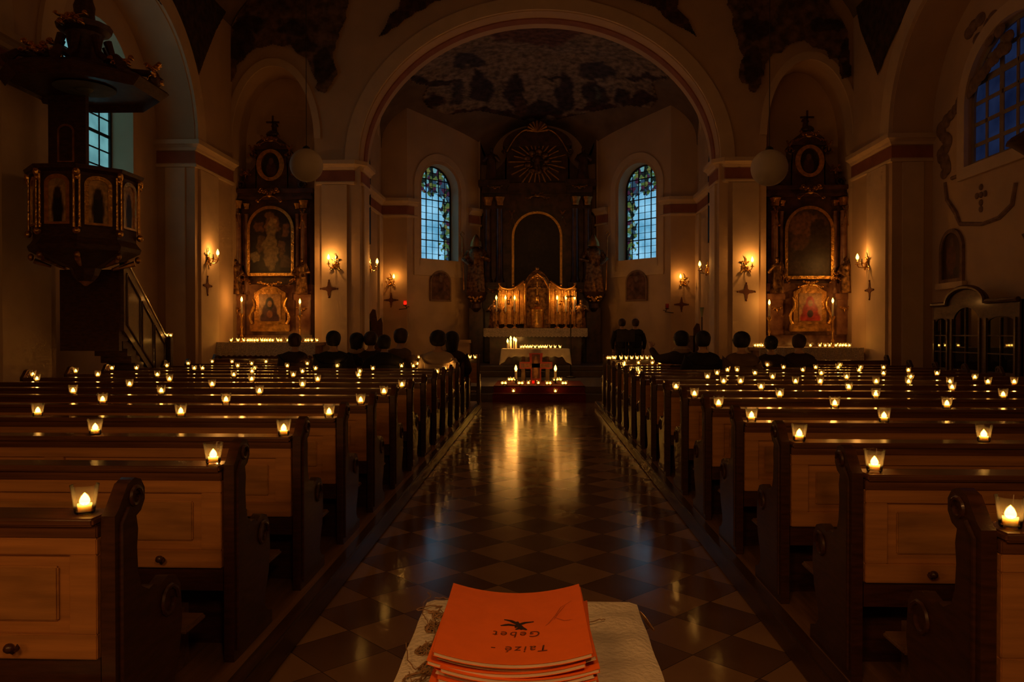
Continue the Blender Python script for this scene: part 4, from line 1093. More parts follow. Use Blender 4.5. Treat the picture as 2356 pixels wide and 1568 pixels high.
# the gap between altar tables: tables carry the tealights
pl = [117, 175, 225, 258, 275, 292, 315, 340, 378, 400, 420, 443, 468, 515, 540, 596, 748, 770, 800, 845]
for i, q in enumerate(pl):
    d = ray(q / 3.681 + 500, 783); y = 17.35 - .22 + .05 * (i % 3); x = d.x / d.y * y
    place_tealight((x, y, SAL[2]), 'lit tealight on the left side altar table, one of its glowing row', 'tealights on the left side altar', 1.15)
for i, q in enumerate([1418, 1440, 1460, 1478, 1873, 1950, 1995, 2030, 2082, 2115, 2135, 2150, 2165, 2193]):
    d = ray(q / 3.57 + 1340, 795); y = 17.35 - .22 + .05 * (i % 3); x = d.x / d.y * y
    place_tealight((x, y, SAR[2]), 'lit tealight on the right side altar table, one of its glowing row', 'tealights on the right side altar', 1.15)
for (px, py, w_) in ((556, 690, 'left side altar, left'), (690, 695, 'left side altar, right'), (1770, 697, 'right side altar, left'), (1916, 693, 'right side altar, right')):
    y = 17.6; p = atY(px, py, y); z0 = SAL[2] if px < 1000 else SAR[2]
    make_candle('altar_candlestick', 'tall lit altar candle on a gilded stick, %s' % w_, 'candlestick', (p.x, y, z0), (p.z - z0) * .68, (p.z - z0) * .32 - .03, .022, power=4.5, fl=.11, flr=.026, group=None)

# ------------------------------------------------------------------ main altar
AY = 24.9
mz_ = lambda py: 1.5 + (768 - py) * AY / 1767 - .6
mx_ = lambda px: (px - 1236) * AY / 1767
ma = thing('high_altarpiece', 'huge dark carved high altarpiece between the two blue windows', 'altarpiece', (atY(1236, 500, AY).x, AY, .6))
mb = MB().box(-1.95, 1.95, .0, .5, 0, mz_(700), bev=.02).box(-1.75, 1.75, .1, .6, mz_(700), mz_(445))
for q in (-1, 1): mb.box(*sorted((q * 1.02, q * 1.95)), -.12, .5, mz_(715), mz_(655), bev=.02); mb.box(*sorted((q * .98, q * 2.0)), -.16, .5, mz_(660), mz_(650), bev=.02)
mb.build('altar_body', darkm, ma, smooth=False)
mb = MB()
for q in (-1, 1): mb.box(*sorted((q * .95, q * 1.78)), -.1, .6, mz_(445), mz_(430), bev=.01); mb.box(*sorted((q * .90, q * 1.9)), -.18, .6, mz_(430), mz_(415), bev=.02)
mb.box(-.95, .95, .0, .6, mz_(445), mz_(420), bev=.01)
mb.build('entablature', darkm, ma, smooth=False)
for q in (-1, 1):
    for x_, y_ in ((1.22, -.02), (1.60, .05)):
        mb = MB(); column(mb, q * x_, y_, mz_(650), mz_(458), .12); co = mb.build('column', darkm, ma)
        mc = MB(); capital(mc, q * x_, y_, mz_(473), .12); mc.build('capital', oldgold, co)
arch_panel('p', mx_(1183), mx_(1288), mz_(665), mz_(492) - .74, .08, ma, (.022, .012, .01), [(0, mz_(560), .3, .5, (.035, .02, .014)), (.1, mz_(620), .4, .3, (.028, .016, .012))], fw=.075, step=.04, dep=.12)
mb = MB().box(-1.05, 1.05, .1, .55, mz_(418), mz_(335)).prism([(-1.12, mz_(336))] + [(1.12 * math.cos(a) * 1.0, mz_(336) + .62 * math.sin(a)) for a in [PI * i / 16 for i in range(17)]][::-1] + [(1.12, mz_(336))][:0], .0, .5, 'y')
for q in (-1, 1): scroll_side(mb, q, q * 1.0, .1, mz_(416), mz_(345), .62, .3)
mb.build('gable', darkm, ma)
# sunburst relief
mb = MB(); cz = mz_(372)
for k in range(26):
    a = 2 * PI * k / 26; l = .78 + .16 * (k % 2); w = .045
    P = [(.22 * math.cos(a - .1), cz + .22 * math.sin(a - .1)), (l * math.cos(a - w * .5), cz + l * .95 * math.sin(a - w * .5)), (l * math.cos(a + w * .5), cz + l * .95 * math.sin(a + w * .5)), (.22 * math.cos(a + .1), cz + .22 * math.sin(a + .1))]
    mb.prism(P, .02 + .03 * (k % 2), .1, 'y')
mb.build('sunburst', oldgold, ma, smooth=False)
mb = MB(); robe(mb, (0, -.02, cz - .35), .62, 4)
for k in range(9): a = 2 * PI * k / 9; mb.ball((.33 * math.cos(a), .0, cz + .33 * math.sin(a)), (.13, .08, .10), 8)
mb.build('sunburst_figure', statuem, ma)
mb = MB()
mb.ball((0, .05, mz_(292)), (.34, .12, .22), 12)
for k in range(9): a = PI * k / 8; mb.tube([(0, -.04, mz_(305)), (.33 * math.cos(a), -.06, mz_(302) + .30 * math.sin(a))], [.03, .05], 6)
mb.build('crowning_shell', oldgold, ma); rocaille(ma, oldgold, 0, mz_(452), .8, .26, -.06, 4, 6, .05)
for q in (-1, 1):
    MB().tube([(q * (.30 + .085 * k), -.02, mz_(300) - .02 * k * k * .55) for k in range(9)], [.03] * 9, 6).build('pediment_scroll', oldgold, ma)
    for a_ in ((q * 1.36, mz_(436), .5, .2, -.2, 7, 4, .04), (q * .82, mz_(500), .22, .5, .02, 9, 4, .05), (q * 1.42, mz_(672), .5, .22, -.2, 6, 4, .04)): rocaille(ma, oldgold, *a_)
for q, w_ in ((-1, 'left'), (1, 'right')):
    mb = MB(); robe(mb, (q * 1.48, .0, mz_(415)), 1.05, 6 + q)
    mb.prism([(q * 1.5, mz_(385)), (q * 1.78, mz_(350)), (q * 1.86, mz_(325)), (q * 1.70, mz_(362)), (q * 1.56, mz_(395))], .1, .16, 'y')
    mb.build('angel_figure', darkm, ma)
    # statue on a console beside the altar
    sp = atY(1095 if q < 0 else 1366, 610, 24.3)
    st_ = thing('saint_statue', 'dim gilded robed saint statue on the %s of the high altar' % w_, 'statue', (sp.x, 24.35, 0))
    hb = 1.5 + (768 - 672) * 24.3 / 1767; ht = 1.5 + (768 - 548) * 24.3 / 1767
    mb = MB(); robe(mb, (0, 0, hb), ht - hb, 8 + q); mb.build('robed_figure', statuem, st_)
    MB().lathe([(.19, ht - .26), (.17, ht - .12), (.05, ht + .10), (.01, ht + .14)], 10, (0, -.02, 0), squash=.6).build('mitre', oldgold, st_)
    MB().tube([(q * .38, -.12, hb + .05), (q * .42, -.12, ht + .02), (q * .50, -.12, ht + .12), (q * .44, -.12, ht + .2), (q * .36, -.12, ht + .12)], .022, 8).build('crozier', oldgold, st_)
    MB().lathe([(.06, hb - .62), (.16, hb - .5), (.13, hb - .36), (.26, hb - .22), (.34, hb - .06), (.36, hb)], 14).box(-.18, .18, .1, .6, hb - .5, hb - .02).build('console', darkm, st_)
    mb = MB(); orn(mb, 0, hb - .28, .4, .3, -.28, 3, 4, .04); mb.build('console_carving', gold, st_)
    MB().box(-.22, .22, .0, .6, .6, hb - .5).build('plinth', darkm, st_, smooth=False)
# altar table of the high altar
AT = thing('high_altar_table', 'high altar table with lace cloth under the golden tabernacle', 'altar', (atY(1232, 760, 22.9).x, 22.9, .6))
MB().box(-1.35, 1.35, -.3, .9, 0, .94, bev=.02).box(-1.48, 1.48, -.4, .95, .94, 1.06, bev=.015).build('altar_block', darkm, AT, smooth=False)
mb = MB().box(-1.51, 1.51, -.43, .95, 1.06, 1.07)
for i in range(110):
    x0 = -1.52 + 3.04 * i / 110; x1 = x0 + 3.04 / 110
    v = [mb.bm.verts.new(c) for c in ((x0, -.435, 1.07), (x1, -.435, 1.07), (x1, -.45, .82 + .014 * math.cos((i + 1) * 1.6)), (x0, -.45, .82 + .014 * math.cos(i * 1.6)))]; mb.bm.faces.new(v)
clh = thing('altar_cloth', 'white lace altar cloth along the front edge of the high altar', 'altar cloth', tuple(AT.location)); mb.build('cloth', lace, clh, smooth=False)
# tabernacle
TY = 23.35
tb = thing('tabernacle', 'glowing gilded tabernacle with curved wings on the high altar', 'tabernacle', (atY(1236, 700, TY).x, TY, 1.67))
tx = lambda px: (px - 1236) * TY / 1767
tzz = lambda py: 1.5 + (768 - py) * TY / 1767 - 1.67
for q in (-1, 1):
    mb = MB()
    top = [(q * abs(tx(1205)), tzz(648)), (q * abs(tx(1190)), tzz(658)), (q * abs(tx(1178)), tzz(665)), (q * abs(tx(1165)), tzz(666)), (q * abs(tx(1155)), tzz(664)), (q * abs(tx(1149)), tzz(657)), (q * abs(tx(1146)), tzz(664)), (q * abs(tx(1146)), tzz(745)), (q * abs(tx(1205)), tzz(745))]
    mb.prism(top, .12, .3, 'y')
    for k in range(5):
        x_ = q * (abs(tx(1150)) - .19 * k); mb.lathe([(.035, 0), (.03, tzz(740) + .05), (.026, .6), (.034, .85), (.028, .98), (.045, 1.03)], 10, (x_, .08, .12))
    mb.tube([(q * abs(tx(px)), .06, tzz(py)) for px, py in ((1206, 646), (1192, 656), (1180, 663), (1166, 664), (1155, 661), (1149, 655))], .035, 8)
    orn(mb, q * abs(tx(1170)), tzz(695), .34, .5, .08, 5 + q, 5, .05); mb.ball((q * abs(tx(1149)), .1, tzz(652)), .05, 8); mb.ball((q * abs(tx(1181)), .06, tzz(655)), .045, 8)
    mb.build('gilded_wing', oldgold, tb)
mb = MB().box(-.40, .40, -.1, .3, 0, tzz(660), bev=.02).prism([(-.40, tzz(662)), (.40, tzz(662)), (.36, tzz(645)), (.24, tzz(632)), (.12, tzz(624)), (0, tzz(620)), (-.12, tzz(624)), (-.24, tzz(632)), (-.36, tzz(645))], -.08, .3, 'y')
mb.build('tabernacle_body', statuem, tb)
mb = MB()
for q in (-1, 1): mb.lathe([(.05, 0), (.045, .1), (.038, .2), (.036, 1.1), (.055, 1.2)], 12, (q * .36, -.14, .15))
mb.tube([(-.36, -.16, tzz(664)), (-.2, -.16, tzz(640)), (0, -.16, tzz(630)), (.2, -.16, tzz(640)), (.36, -.16, tzz(664))], .035, 8)
orn(mb, 0, tzz(640), .4, .3, -.14, 6, 5, .05); mb.ball((0, -.1, tzz(618)), .06, 8)
mb.build('arch_mouldings', oldgold, tb)
MB().lathe([(.20, 0), (.20, .55), (.18, .56), (.15, .60), (.10, .64)], 20, (0, -.1, .02)).build('tabernacle_door', gold, tb)
mb = MB(); mb.lathe([(.11, .72), (.05, .78), (.03, .9), (.06, .96), (.02, 1.0)], 12, (0, -.2, 0)); mb.box(-.018, .018, -.22, -.18, .95, 1.4); mb.box(-.11, .11, -.22, -.18, 1.2, 1.235)
mb.build('altar_crucifix', gold, tb)
for q in (-1, 1):
    mb = MB(); robe(mb, (q * 1.32, .0, 0), .88, 12 + q)
    mb.build('kneeling_angel', statuem, tb)
for i, px in enumerate((1142, 1163, 1184, 1282, 1302, 1322)):
    y = 23.0; p = atY(px, 686, y)
    make_candle('altar_candlestick', 'white candle on the high altar, %s from the left' % ORD[i + 1], 'candlestick', (p.x, y, 1.67), (p.z - 1.67) * .55, (p.z - 1.67) * .45 - .03, .024, power=3.6, fl=.12, flr=.028, group='six high altar candles')
# processional cross
p = atY(1313, 720, 20.7)
pc = thing('processional_cross', 'thin dark pole with gilded top standing right of the high altar', 'processional cross', (p.x, 20.7, .32))
zt2 = 1.5 + (768 - 692) * 20.7 / 1767 - .32
MB().lathe([(.14, 0), (.13, .03), (.03, .06), (.016, .12), (.016, zt2 - .35)], 10).build('pole', iron, pc)
MB().lathe([(.02, zt2 - .36), (.045, zt2 - .3), (.02, zt2 - .24), (.05, zt2 - .18), (.02, zt2 - .1)], 10).box(-.02, .02, -.015, .015, zt2 - .1, zt2 + .3).box(-.13, .13, -.015, .015, zt2 + .1, zt2 + .145).build('gilded_cross', gold, pc)

# ------------------------------------------------------------------ free-standing altar, icon cross, tealights on the steps
FY = 19.75
p = atY(1232, 800, FY); ft = thing('altar_table', 'wooden free-standing altar table on the raised step at the end of the aisle', 'altar', (p.x, FY, .32))
hw = 77 * FY / 1767; th_ = .80
MB().box(-hw + .05, hw - .05, -.35, .4, th_ - .05, th_, bev=.01).build('tabletop', oak, ft, smooth=False)
for q in (-1, 1):
    MB().box(*sorted((q * .26, q * .36)), -.2, .25, 0, th_ - .05, bev=.01).build('leg', platwood, ft, smooth=False)
mb = MB()
bm = mb.bm; n_ = 60; G = []
zpx = lambda py, y=FY: 1.5 + (768 - py) * y / 1767 - .32
for j in range(9):
    row = []
    for i in range(n_ + 1):
        u = -1 + 2 * i / n_; x = u * hw; wv = .02 * math.sin(i * .8) * max(0, j - 5) / 3
        drop = (.20 + .22 * max(0, abs(u) - .78) / .22 + .015 * math.sin(i * .9))
        if j <= 4: y, z = .42 - .80 * j / 4, th_ + .006
        else: y, z = -.385 - wv - .01 * (j - 4), th_ + .006 - drop * (j - 4) / 4
        x += (.06 * (j - 4) / 4 * (1 if u > 0 else -1) if j > 4 and abs(u) > .9 else 0)
        row.append(bm.verts.new((x, y, z)))
    G.append(row)
for j in range(8):
    for i in range(n_): bm.faces.new((G[j][i], G[j][i + 1], G[j + 1][i + 1], G[j + 1][i]))
fc = mb.build('altar_cloth', linen, None, loc=(p.x, FY, .32)); sm = fc.modifiers.new('t', 'SOLIDIFY'); sm.thickness = .003
tag(fc, 'white cloth draped over the free-standing altar with pointed hanging corners', 'altar cloth')
ztab = .32 + th_ + .0095
for i, px in enumerate([583, 605, 632, 655, 675, 710, 745, 768, 792, 812, 850, 890, 935]):
    xq = px / 3.919 + 1050; d = ray(xq, 800); y = FY - .2; 
    place_tealight((d.x / d.y * y, y, ztab), 'lit tealight in the bright row on the free-standing altar', 'tealights on the free-standing altar', 1.1)
for i, (px, h) in enumerate(((1168, .15), (1175, .22), (1183, .20), (1187, .17))):
    y = FY - .22 + .09 * (i % 2); d = ray(px, 800)
    make_candle('pillar_candle', 'thick pillar candle at the left end of the free-standing altar, %s from left' % ORD[i + 1], 'candle', (d.x / d.y * y, y, ztab), 0, h, .026, power=2.5, fl=.10, flr=.026, group='pillar candles on the free-standing altar')
# icon cross
ic = thing('icon_cross', 'red painted icon cross leaning before the free-standing altar', 'cross', (atY(1233, 850, 19.1).x, 19.1, .335))
zi = lambda py: 1.5 + (768 - py) * 19.1 / 1767 - .335
MB().prism([(-.13, 0.0), (.13, 0.0), (.13, zi(848)), (.41, zi(848)), (.41, zi(832)), (.15, zi(832)), (.17, zi(812)), (-.17, zi(812)), (-.15, zi(832)), (-.41, zi(832)), (-.41, zi(848)), (-.13, zi(848))], 0, .04, 'y').build('cross_board', redpaint, ic, smooth=False)
painted('painted_body', [(-.09, .06), (.09, .06), (.10, zi(815)), (-.10, zi(815))], blobs((.10, .02, .012), [(0, zi(835), .05, .06, (.4, .2, .08)), (0, .32, .05, .3, (.35, .16, .06))]), -.004, canvas, ic, .02)
painted('painted_arms', [(-.38, zi(845)), (.38, zi(845)), (.38, zi(836)), (-.38, zi(836))], lambda x, z: (.16, .02, .015) if abs(x) > .3 else (.3, .10, .04), -.004, canvas, ic, .02)
MB().tube([(0, .04, zi(830)), (0, .25, 0)], .02, 6).build('prop', oak, ic)
for px, w_ in ((1187, 'left'), (1278, 'right')):
    y = 18.2; p = atY(px, 850, y)
    make_candle('floor_candle', 'tall lit candle on the red carpet %s of the icon cross' % w_, 'candle', (p.x, y, .335), .10, p.z - .335 - .13, .03, m_stick=iron, power=2.2, fl=.14, flr=.032, base=.08)
SC = 3.919
for (zx, zy, z_, y_, w_) in [(475, 1232, .32, 18.9, 'upper left'), (500, 1235, .32, 18.9, 'upper left'), (530, 1232, .32, 18.9, 'upper left'), (885, 1235, .32, 18.9, 'upper right'), (910, 1238, .32, 18.9, 'upper right'), (940, 1235, .32, 18.9, 'upper right'),
                             (415, 1278, .32, 17.5, 'far left'), (443, 1278, .32, 17.5, 'far left'), (565, 1277, .32, 17.5, 'inner left'), (593, 1277, .32, 17.5, 'inner left'), (650, 1270, .335, 17.6, 'centre'), (740, 1270, .335, 17.6, 'centre'), (818, 1278, .32, 17.5, 'inner right'), (846, 1278, .32, 17.5, 'inner right'), (960, 1283, .32, 17.5, 'far right'), (985, 1283, .32, 17.5, 'far right'),
                             (515, 1328, .185, 17.1, 'lower left'), (893, 1328, .185, 17.1, 'lower right')]:
    d = ray(zx / SC + 1050, 880); x = d.x / d.y * y_
    on = .0155 if (z_ == .32 and abs(x) < 1.0) else 0
    n_in = {'upper left': 'three', 'upper right': 'three', 'far left': 'two', 'inner left': 'two', 'centre': 'two', 'inner right': 'two', 'far right': 'two'}.get(w_)
    place_tealight((x, y_, z_ + on), 'lit tealight on the carpeted altar step, ' + (('%s group of %s' % (w_, n_in)) if n_in else '%s single one' % w_), 'tealights on the altar step, ' + w_, 1.25)
# red glass in the middle
d = ray(693 / SC + 1050, 880); y = 18.0
t = thing('votive_light', 'small red votive light between the step tealights in front of the cross', 'candle', (d.x / d.y * y, y, .335))
MB().lathe([(.03, 0), (.035, .02), (.038, .08), (.036, .08), (.03, .02), (.02, .01)], 14).build('red_glass', redglass, t); flame_mb(.05, .012, .02).build('flame', flamered, t)

# ------------------------------------------------------------------ wall sconces and painted crosses
def sconce(px, py, plane, val, fx, w_, dirn, power=7.):
    """plate on the wall, arm out to a lit candle; dirn = 2D unit vector off the wall"""
    p = (atY if plane == 'Y' else atX)(px, py + 10, val)
    t = thing('wall_sconce', 'lit candle sconce ' + w_, 'sconce', (p.x, p.y, p.z))
    nx, ny = dirn; side = Vector((-ny, nx, 0)); nrm = Vector((nx, ny, 0))
    M = Matrix(((side.x, -nrm.x, 0, 0), (side.y, -nrm.y, 0, 0), (0, 0, 1, 0), (0, 0, 0, 1)))   # local -y = off the wall
    mb = MB().lathe([(.09, -.01), (.08, .02), (.03, .03)], 14, M=M @ Matrix.Rotation(PI / 2, 4, 'X')); orn(mb, 0, .03, .22, .30, -.03, 4, 5, .02)
    mb.tube([(0, -.02, .1), (.02, -.03, .2), (-.02, -.03, .27)], [.018, .014, .006], 6)
    for v in mb.bm.verts: pass
    bmv = list(mb.bm.verts)
    # transform ornament (built in XZ facing -y) to the wall
    o = mb.build('wall_plate', brass, t)
    o.matrix_local = M if True else M
    q = fx
    for k in (-1, 1):
        MB().tube([(0, -.02, -.02), (k * .05, -.10, -.07), (k * .10, -.17, -.05), (k * .115, -.19, .0)], [.012, .011, .011, .012], 6).lathe([(.012, .0), (.045, .012), (.05, .02), (.02, .03), (.018, .05)], 12, (k * .115, -.19, .0)).build('arm', brass, t).matrix_local = M
    MB().lathe([(.014, .05), (.014, .13), (.01, .135)], 10, (q * .115, -.19, 0)).lathe([(.014, .05), (.014, .11), (.004, .115)], 10, (-q * .115, -.19, 0)).build('candles', waxm, t).matrix_local = M
    f = flame_mb(.13, .033, .12).build('flame', flamem, t); f.matrix_local = M @ T(q * .115, -.19, 0)
    l = mklight('sconce_glow', power, .03); lo = bpy.data.objects.new('sconce_glow', l); COL.objects.link(lo); lo.parent = t; lo.location = (M @ Vector((q * .115, -.19, .19)))
    return t
crossp = mat('dark_cross_paint', (.16, .06, .035), .8, var=.3)
def wall_cross(px, py, plane, val, dirn, w_):
    if val in (YE, XP): val -= .052
    elif val == -XP: val += .052
    p = (atY if plane == 'Y' else atX)(px, py, val); nx, ny = dirn; side = Vector((-ny, nx, 0)); nrm = Vector((nx, ny, 0))
    M = Matrix(((side.x, -nrm.x, 0, p.x), (side.y, -nrm.y, 0, p.y), (0, 0, 1, p.z), (0, 0, 0, 1)))
    P = []
    for k in range(48):
        a = 2 * PI * k / 48; r = .075 + .115 * abs(math.cos(2 * a)) ** 6 ; P.append((r * math.cos(a), r * math.sin(a)))
    mb = MB().prism(P, -.012, 0, 'y', M)
    for a in (0, PI / 2, PI, 1.5 * PI): mb.ball((M @ Vector((.2 * math.cos(a), -.006, .2 * math.sin(a))))[:], .022, 6)
    tag(mb.build('wall_cross', crossp, smooth=False), 'dark painted quatrefoil cross ' + w_, 'wall ornament')
q18 = YE - .05
sconce(476, 588, 'X', -XP + .05, 1, 'on the far left pier, beside the left side altar', (1, 0))
sconce(772, 600, 'Y', q18, -1, 'between the left side altar and the chancel arch', (0, -1))
sconce(848, 606, 'X', -CA, 1, 'on the left inner edge of the chancel arch', (1, 0), 5.)
sconce(900, 640, 'Y', 23.0, 1, 'on the left chancel pier near the red light', (0, -1), 3.5)
sconce(1572, 640, 'Y', 23.0, -1, 'on the right chancel pier left of the arch', (0, -1), 3.5)
sconce(1630, 612, 'X', CA, -1, 'on the right inner edge of the chancel arch', (-1, 0), 5.)
sconce(1714, 606, 'Y', q18, 1, 'between the chancel arch and right side altar', (0, -1))
sconce(1998, 598, 'X', XP - .05, -1, 'on the far right pier, beside the right side altar', (-1, 0))
for a in ((477, 657, 'X', -XP, (1, 0), 'on the far left pier'), (757, 664, 'Y', YE, (0, -1), 'left of the chancel arch'), (900, 690, 'Y', 23., (0, -1), 'on the left chancel pier'), (1568, 700, 'Y', 23., (0, -1), 'on the right chancel pier'), (1717, 671, 'Y', YE, (0, -1), 'right of the chancel arch'), (2001, 667, 'X', XP, (-1, 0), 'on the far right pier')):
    wall_cross(*a[:5], a[5] + ', below a sconce')
# red sanctuary lights
for px, py, s_, on in ((932, 698, -1, True), (1535, 706, 1, False)):
    p = atY(px, py, 22.6)
    t = thing('sanctuary_lamp', '%s red sanctuary lamp on a bracket at the %s chancel pier' % (('glowing', 'left') if on else ('dim', 'right')), 'lamp', (p.x, 22.6, p.z))
    MB().tube([(0, 0, -.05), (0, .2, -.1), (s_ * -.05, .38, -.08)], .012, 6).tube([(-.25 * -s_, .38, -.16), (0, .36, -.13), (0, .2, -.1)], .012, 6).lathe([(.05, -.06), (.06, -.04)], 12).build('bracket', iron, t)
    MB().lathe([(.04, -.04), (.055, .02), (.05, .1), (.045, .1), (.045, .02), (.03, -.03)], 14).build('red_glass', redglass, t)
    if on: flame_mb(.09, .03, -.02).build('flame', flamered, t)
    else: MB().lathe([(.018, -.035), (.018, .03), (.002, .035)], 10).build('candle', waxm, t)
# hanging globe lamps
for px, py, r, w_ in ((705, 380, 38, 'left'), (1770, 386, 41, 'right')):
    y = 11.5 if px < 1000 else 11.2; p = atY(px, py, y)
    t = thing('globe_lamp', 'unlit white globe lamp hanging in front of the %s side altar' % w_, 'lamp', (p.x, y, p.z))
    R = r * y / 1767
    MB().ball((0, 0, 0), R, 32).build('globe', globem, t)
    ztop = 8.3 + 2.9 * math.cos(math.asin(min(1, abs(p.x) / 7.35))) - p.z
    MB().tube([(0, 0, R * .95), (0, 0, ztop)], .006, 6).lathe([(.06, R * .96), (.05, R * 1.1), (.012, R * 1.2)], 14).build('hanging_rod', iron, t)

# ------------------------------------------------------------------ pulpit
PX, PY = -6.33, 10.55
pp = thing('pulpit', 'dark carved pulpit with gilded panels and canopy on the left pier', 'pulpit', (PX, PY, 0))
pz = lambda py, y=PY: 1.5 + (768 - py) * y / 1767
def octo(r, n=8, a0=PI / 8): return [(r * math.cos(a0 + 2 * PI * k / n), r * math.sin(a0 + 2 * PI * k / n)) for k in range(n)]
def oct_lathe(prof, **k):
    mb = MB(); rings = []
    for r, z in prof:
        rings.append([mb.bm.verts.new((x, y, z)) for x, y in octo(r)])
    for a, b in zip(rings, rings[1:]):
        for i in range(8): mb.bm.faces.new((a[i], a[(i + 1) % 8], b[(i + 1) % 8], b[i]))
    mb.bm.faces.new(rings[0][::-1]); mb.bm.faces.new(rings[-1]); return mb
zt3, zb3 = pz(392), pz(558)
oct_lathe([(.10, pz(645)), (.16, pz(632)), (.2, pz(615)), (.34, pz(606)), (.54, pz(592)), (.69, pz(578)), (.71, pz(568)), (.67, pz(560)), (.64, pz(552)), (.66, pz(408)), (.73, pz(402)), (.75, pz(394)), (.64, pz(393)), (.60, pz(400)), (.60, pz(545))]).build('basket', oak, pp, smooth=False)
for k in range(8):
    a = PI / 8 + PI / 4 * k + PI / 8; am = a
    if math.sin(am) > .8: continue
    M = T(0, 0, 0) @ RZ(am + PI / 2)
    ap = .65 * math.cos(PI / 8)
    f = MB().ring(arch_out(-.17, .17, pz(525), pz(435), .12), arch_out(-.12, .12, pz(520), pz(437), .08), -ap - .04, -ap + .01, M); fo = f.build('panel_frame', gold, pp)
    painted('panel_painting', arch_out(-.13, .13, pz(522), pz(437), .09), blobs((.70, .44, .18), [(0, pz(490), .075, .28, (.02, .015, .014)), (0, pz(455), .05, .08, (.06, .03, .02))]), -ap - .012, canvas, pp, .02, M=M)
mb = MB()
for k in range(8):
    mb = MB()
    a = PI / 8 + PI / 4 * k; x, y = .67 * math.cos(a), .67 * math.sin(a)
    for da in (-.05, .05):
        x, y = .68 * math.cos(a + da), .68 * math.sin(a + da)
        mb.lathe([(.02, 0), (.016, .1), (.014, .6), (.02, .7)], 8, (x, y, pz(532)))
    mb.ball((.69 * math.cos(a), .69 * math.sin(a), pz(410)), (.05, .05, .07), 8); mb.ball((.69 * math.cos(a), .69 * math.sin(a), pz(540)), (.05, .05, .05), 8); mb.ball((.69 * math.cos(a), .69 * math.sin(a), pz(422)), (.035, .035, .04), 8)
    mb.build('gilded_column', gold, pp)
for k in range(8):
    mb = MB(); a = PI / 8 + PI / 4 * k; mb.ball((.66 * math.cos(a), .66 * math.sin(a), pz(592)), (.04, .04, .05), 8); mb.tube([(.62 * math.cos(a), .62 * math.sin(a), pz(600)), (.42 * math.cos(a), .42 * math.sin(a), pz(612))], [.04, .02], 6); mb.build('basket_rib', oldgold, pp)
MB().lathe([(.02, pz(655)), (.09, pz(645)), (.05, pz(635))], 10).build('pendant_knob', oldgold, pp)
# back board
MB().box(-.72, -.17, .30, .38, pz(400), pz(172)).box(-.78, -.10, .27, .40, pz(186), pz(172), bev=.01).build('back_board', oak, pp, smooth=False)
MB().ring(arch_out(-.57, -.32, pz(355), pz(280), .1), arch_out(-.54, -.35, pz(352), pz(282), .08), .27, .30).build('back_board_frame', oldgold, pp)
pzc = lambda py: pz(py - 16)
# canopy
can = [(.96, pzc(224)), (1.03, pzc(214)), (1.08, pzc(206)), (1.05, pzc(200)), (.95, pzc(193)), (.86, pzc(184)), (.55, pzc(172)), (.30, pzc(165))]
oct_lathe([(.05, pzc(206)), (.9, pzc(210))] + can).build('canopy', oak, pp, smooth=False)
mb = MB(); mb.lathe([(.30, pzc(168)), (.24, pzc(150)), (.20, pzc(120)), (.24, pzc(85)), (.34, pzc(78)), (.36, pzc(66)), (.20, pzc(62)), (.12, pzc(50)), (.14, pzc(20)), (.08, pzc(-10)), (.16, pzc(-30))], 12)
for k in range(8):
    a = PI / 4 * k + .2; mb.tube([(1.0 * math.cos(a), 1.0 * math.sin(a), pzc(190)), (.86 * math.cos(a), .86 * math.sin(a), pzc(168)), (.60 * math.cos(a), .60 * math.sin(a), pzc(165)), (.38 * math.cos(a), .38 * math.sin(a), pzc(140)), (.30 * math.cos(a), .30 * math.sin(a), pzc(100))], [.07, .05, .045, .045, .06], 8)
mb.build('canopy_crown', oak, pp)
rocaille(pp, gold, -.18, pzc(168), .46, .30, -.72, 3, 5, .09); rocaille(pp, gold, .05, pzc(76), .44, .24, -.38, 5, 4, .08); rocaille(pp, gold, .80, pzc(186), .3, .26, -.5, 7, 4, .07); rocaille(pp, gold, .98, pzc(178), .26, .3, .0, 9, 4, .07)
robe(MB(), (0, 0, 0), .1) if False else None
mb = MB(); robe(mb, (.1, -.1, pzc(66)), .62, 3); mb.build('canopy_figure', oak, pp); MB().ball((.92, .12, pzc(184)), (.09, .09, .12), 8).build('canopy_urn', oak, pp)
mb = MB(); mb.lathe([(.25, pzc(207)), (.4, pzc(211)), (.02, pzc(213))], 20); mb.ball((.0, 0, pzc(212)), (.12, .10, .05), 10); mb.build('canopy_underside_dove', mat('blue_grey_paint', (.14, .18, .2), .7), pp)
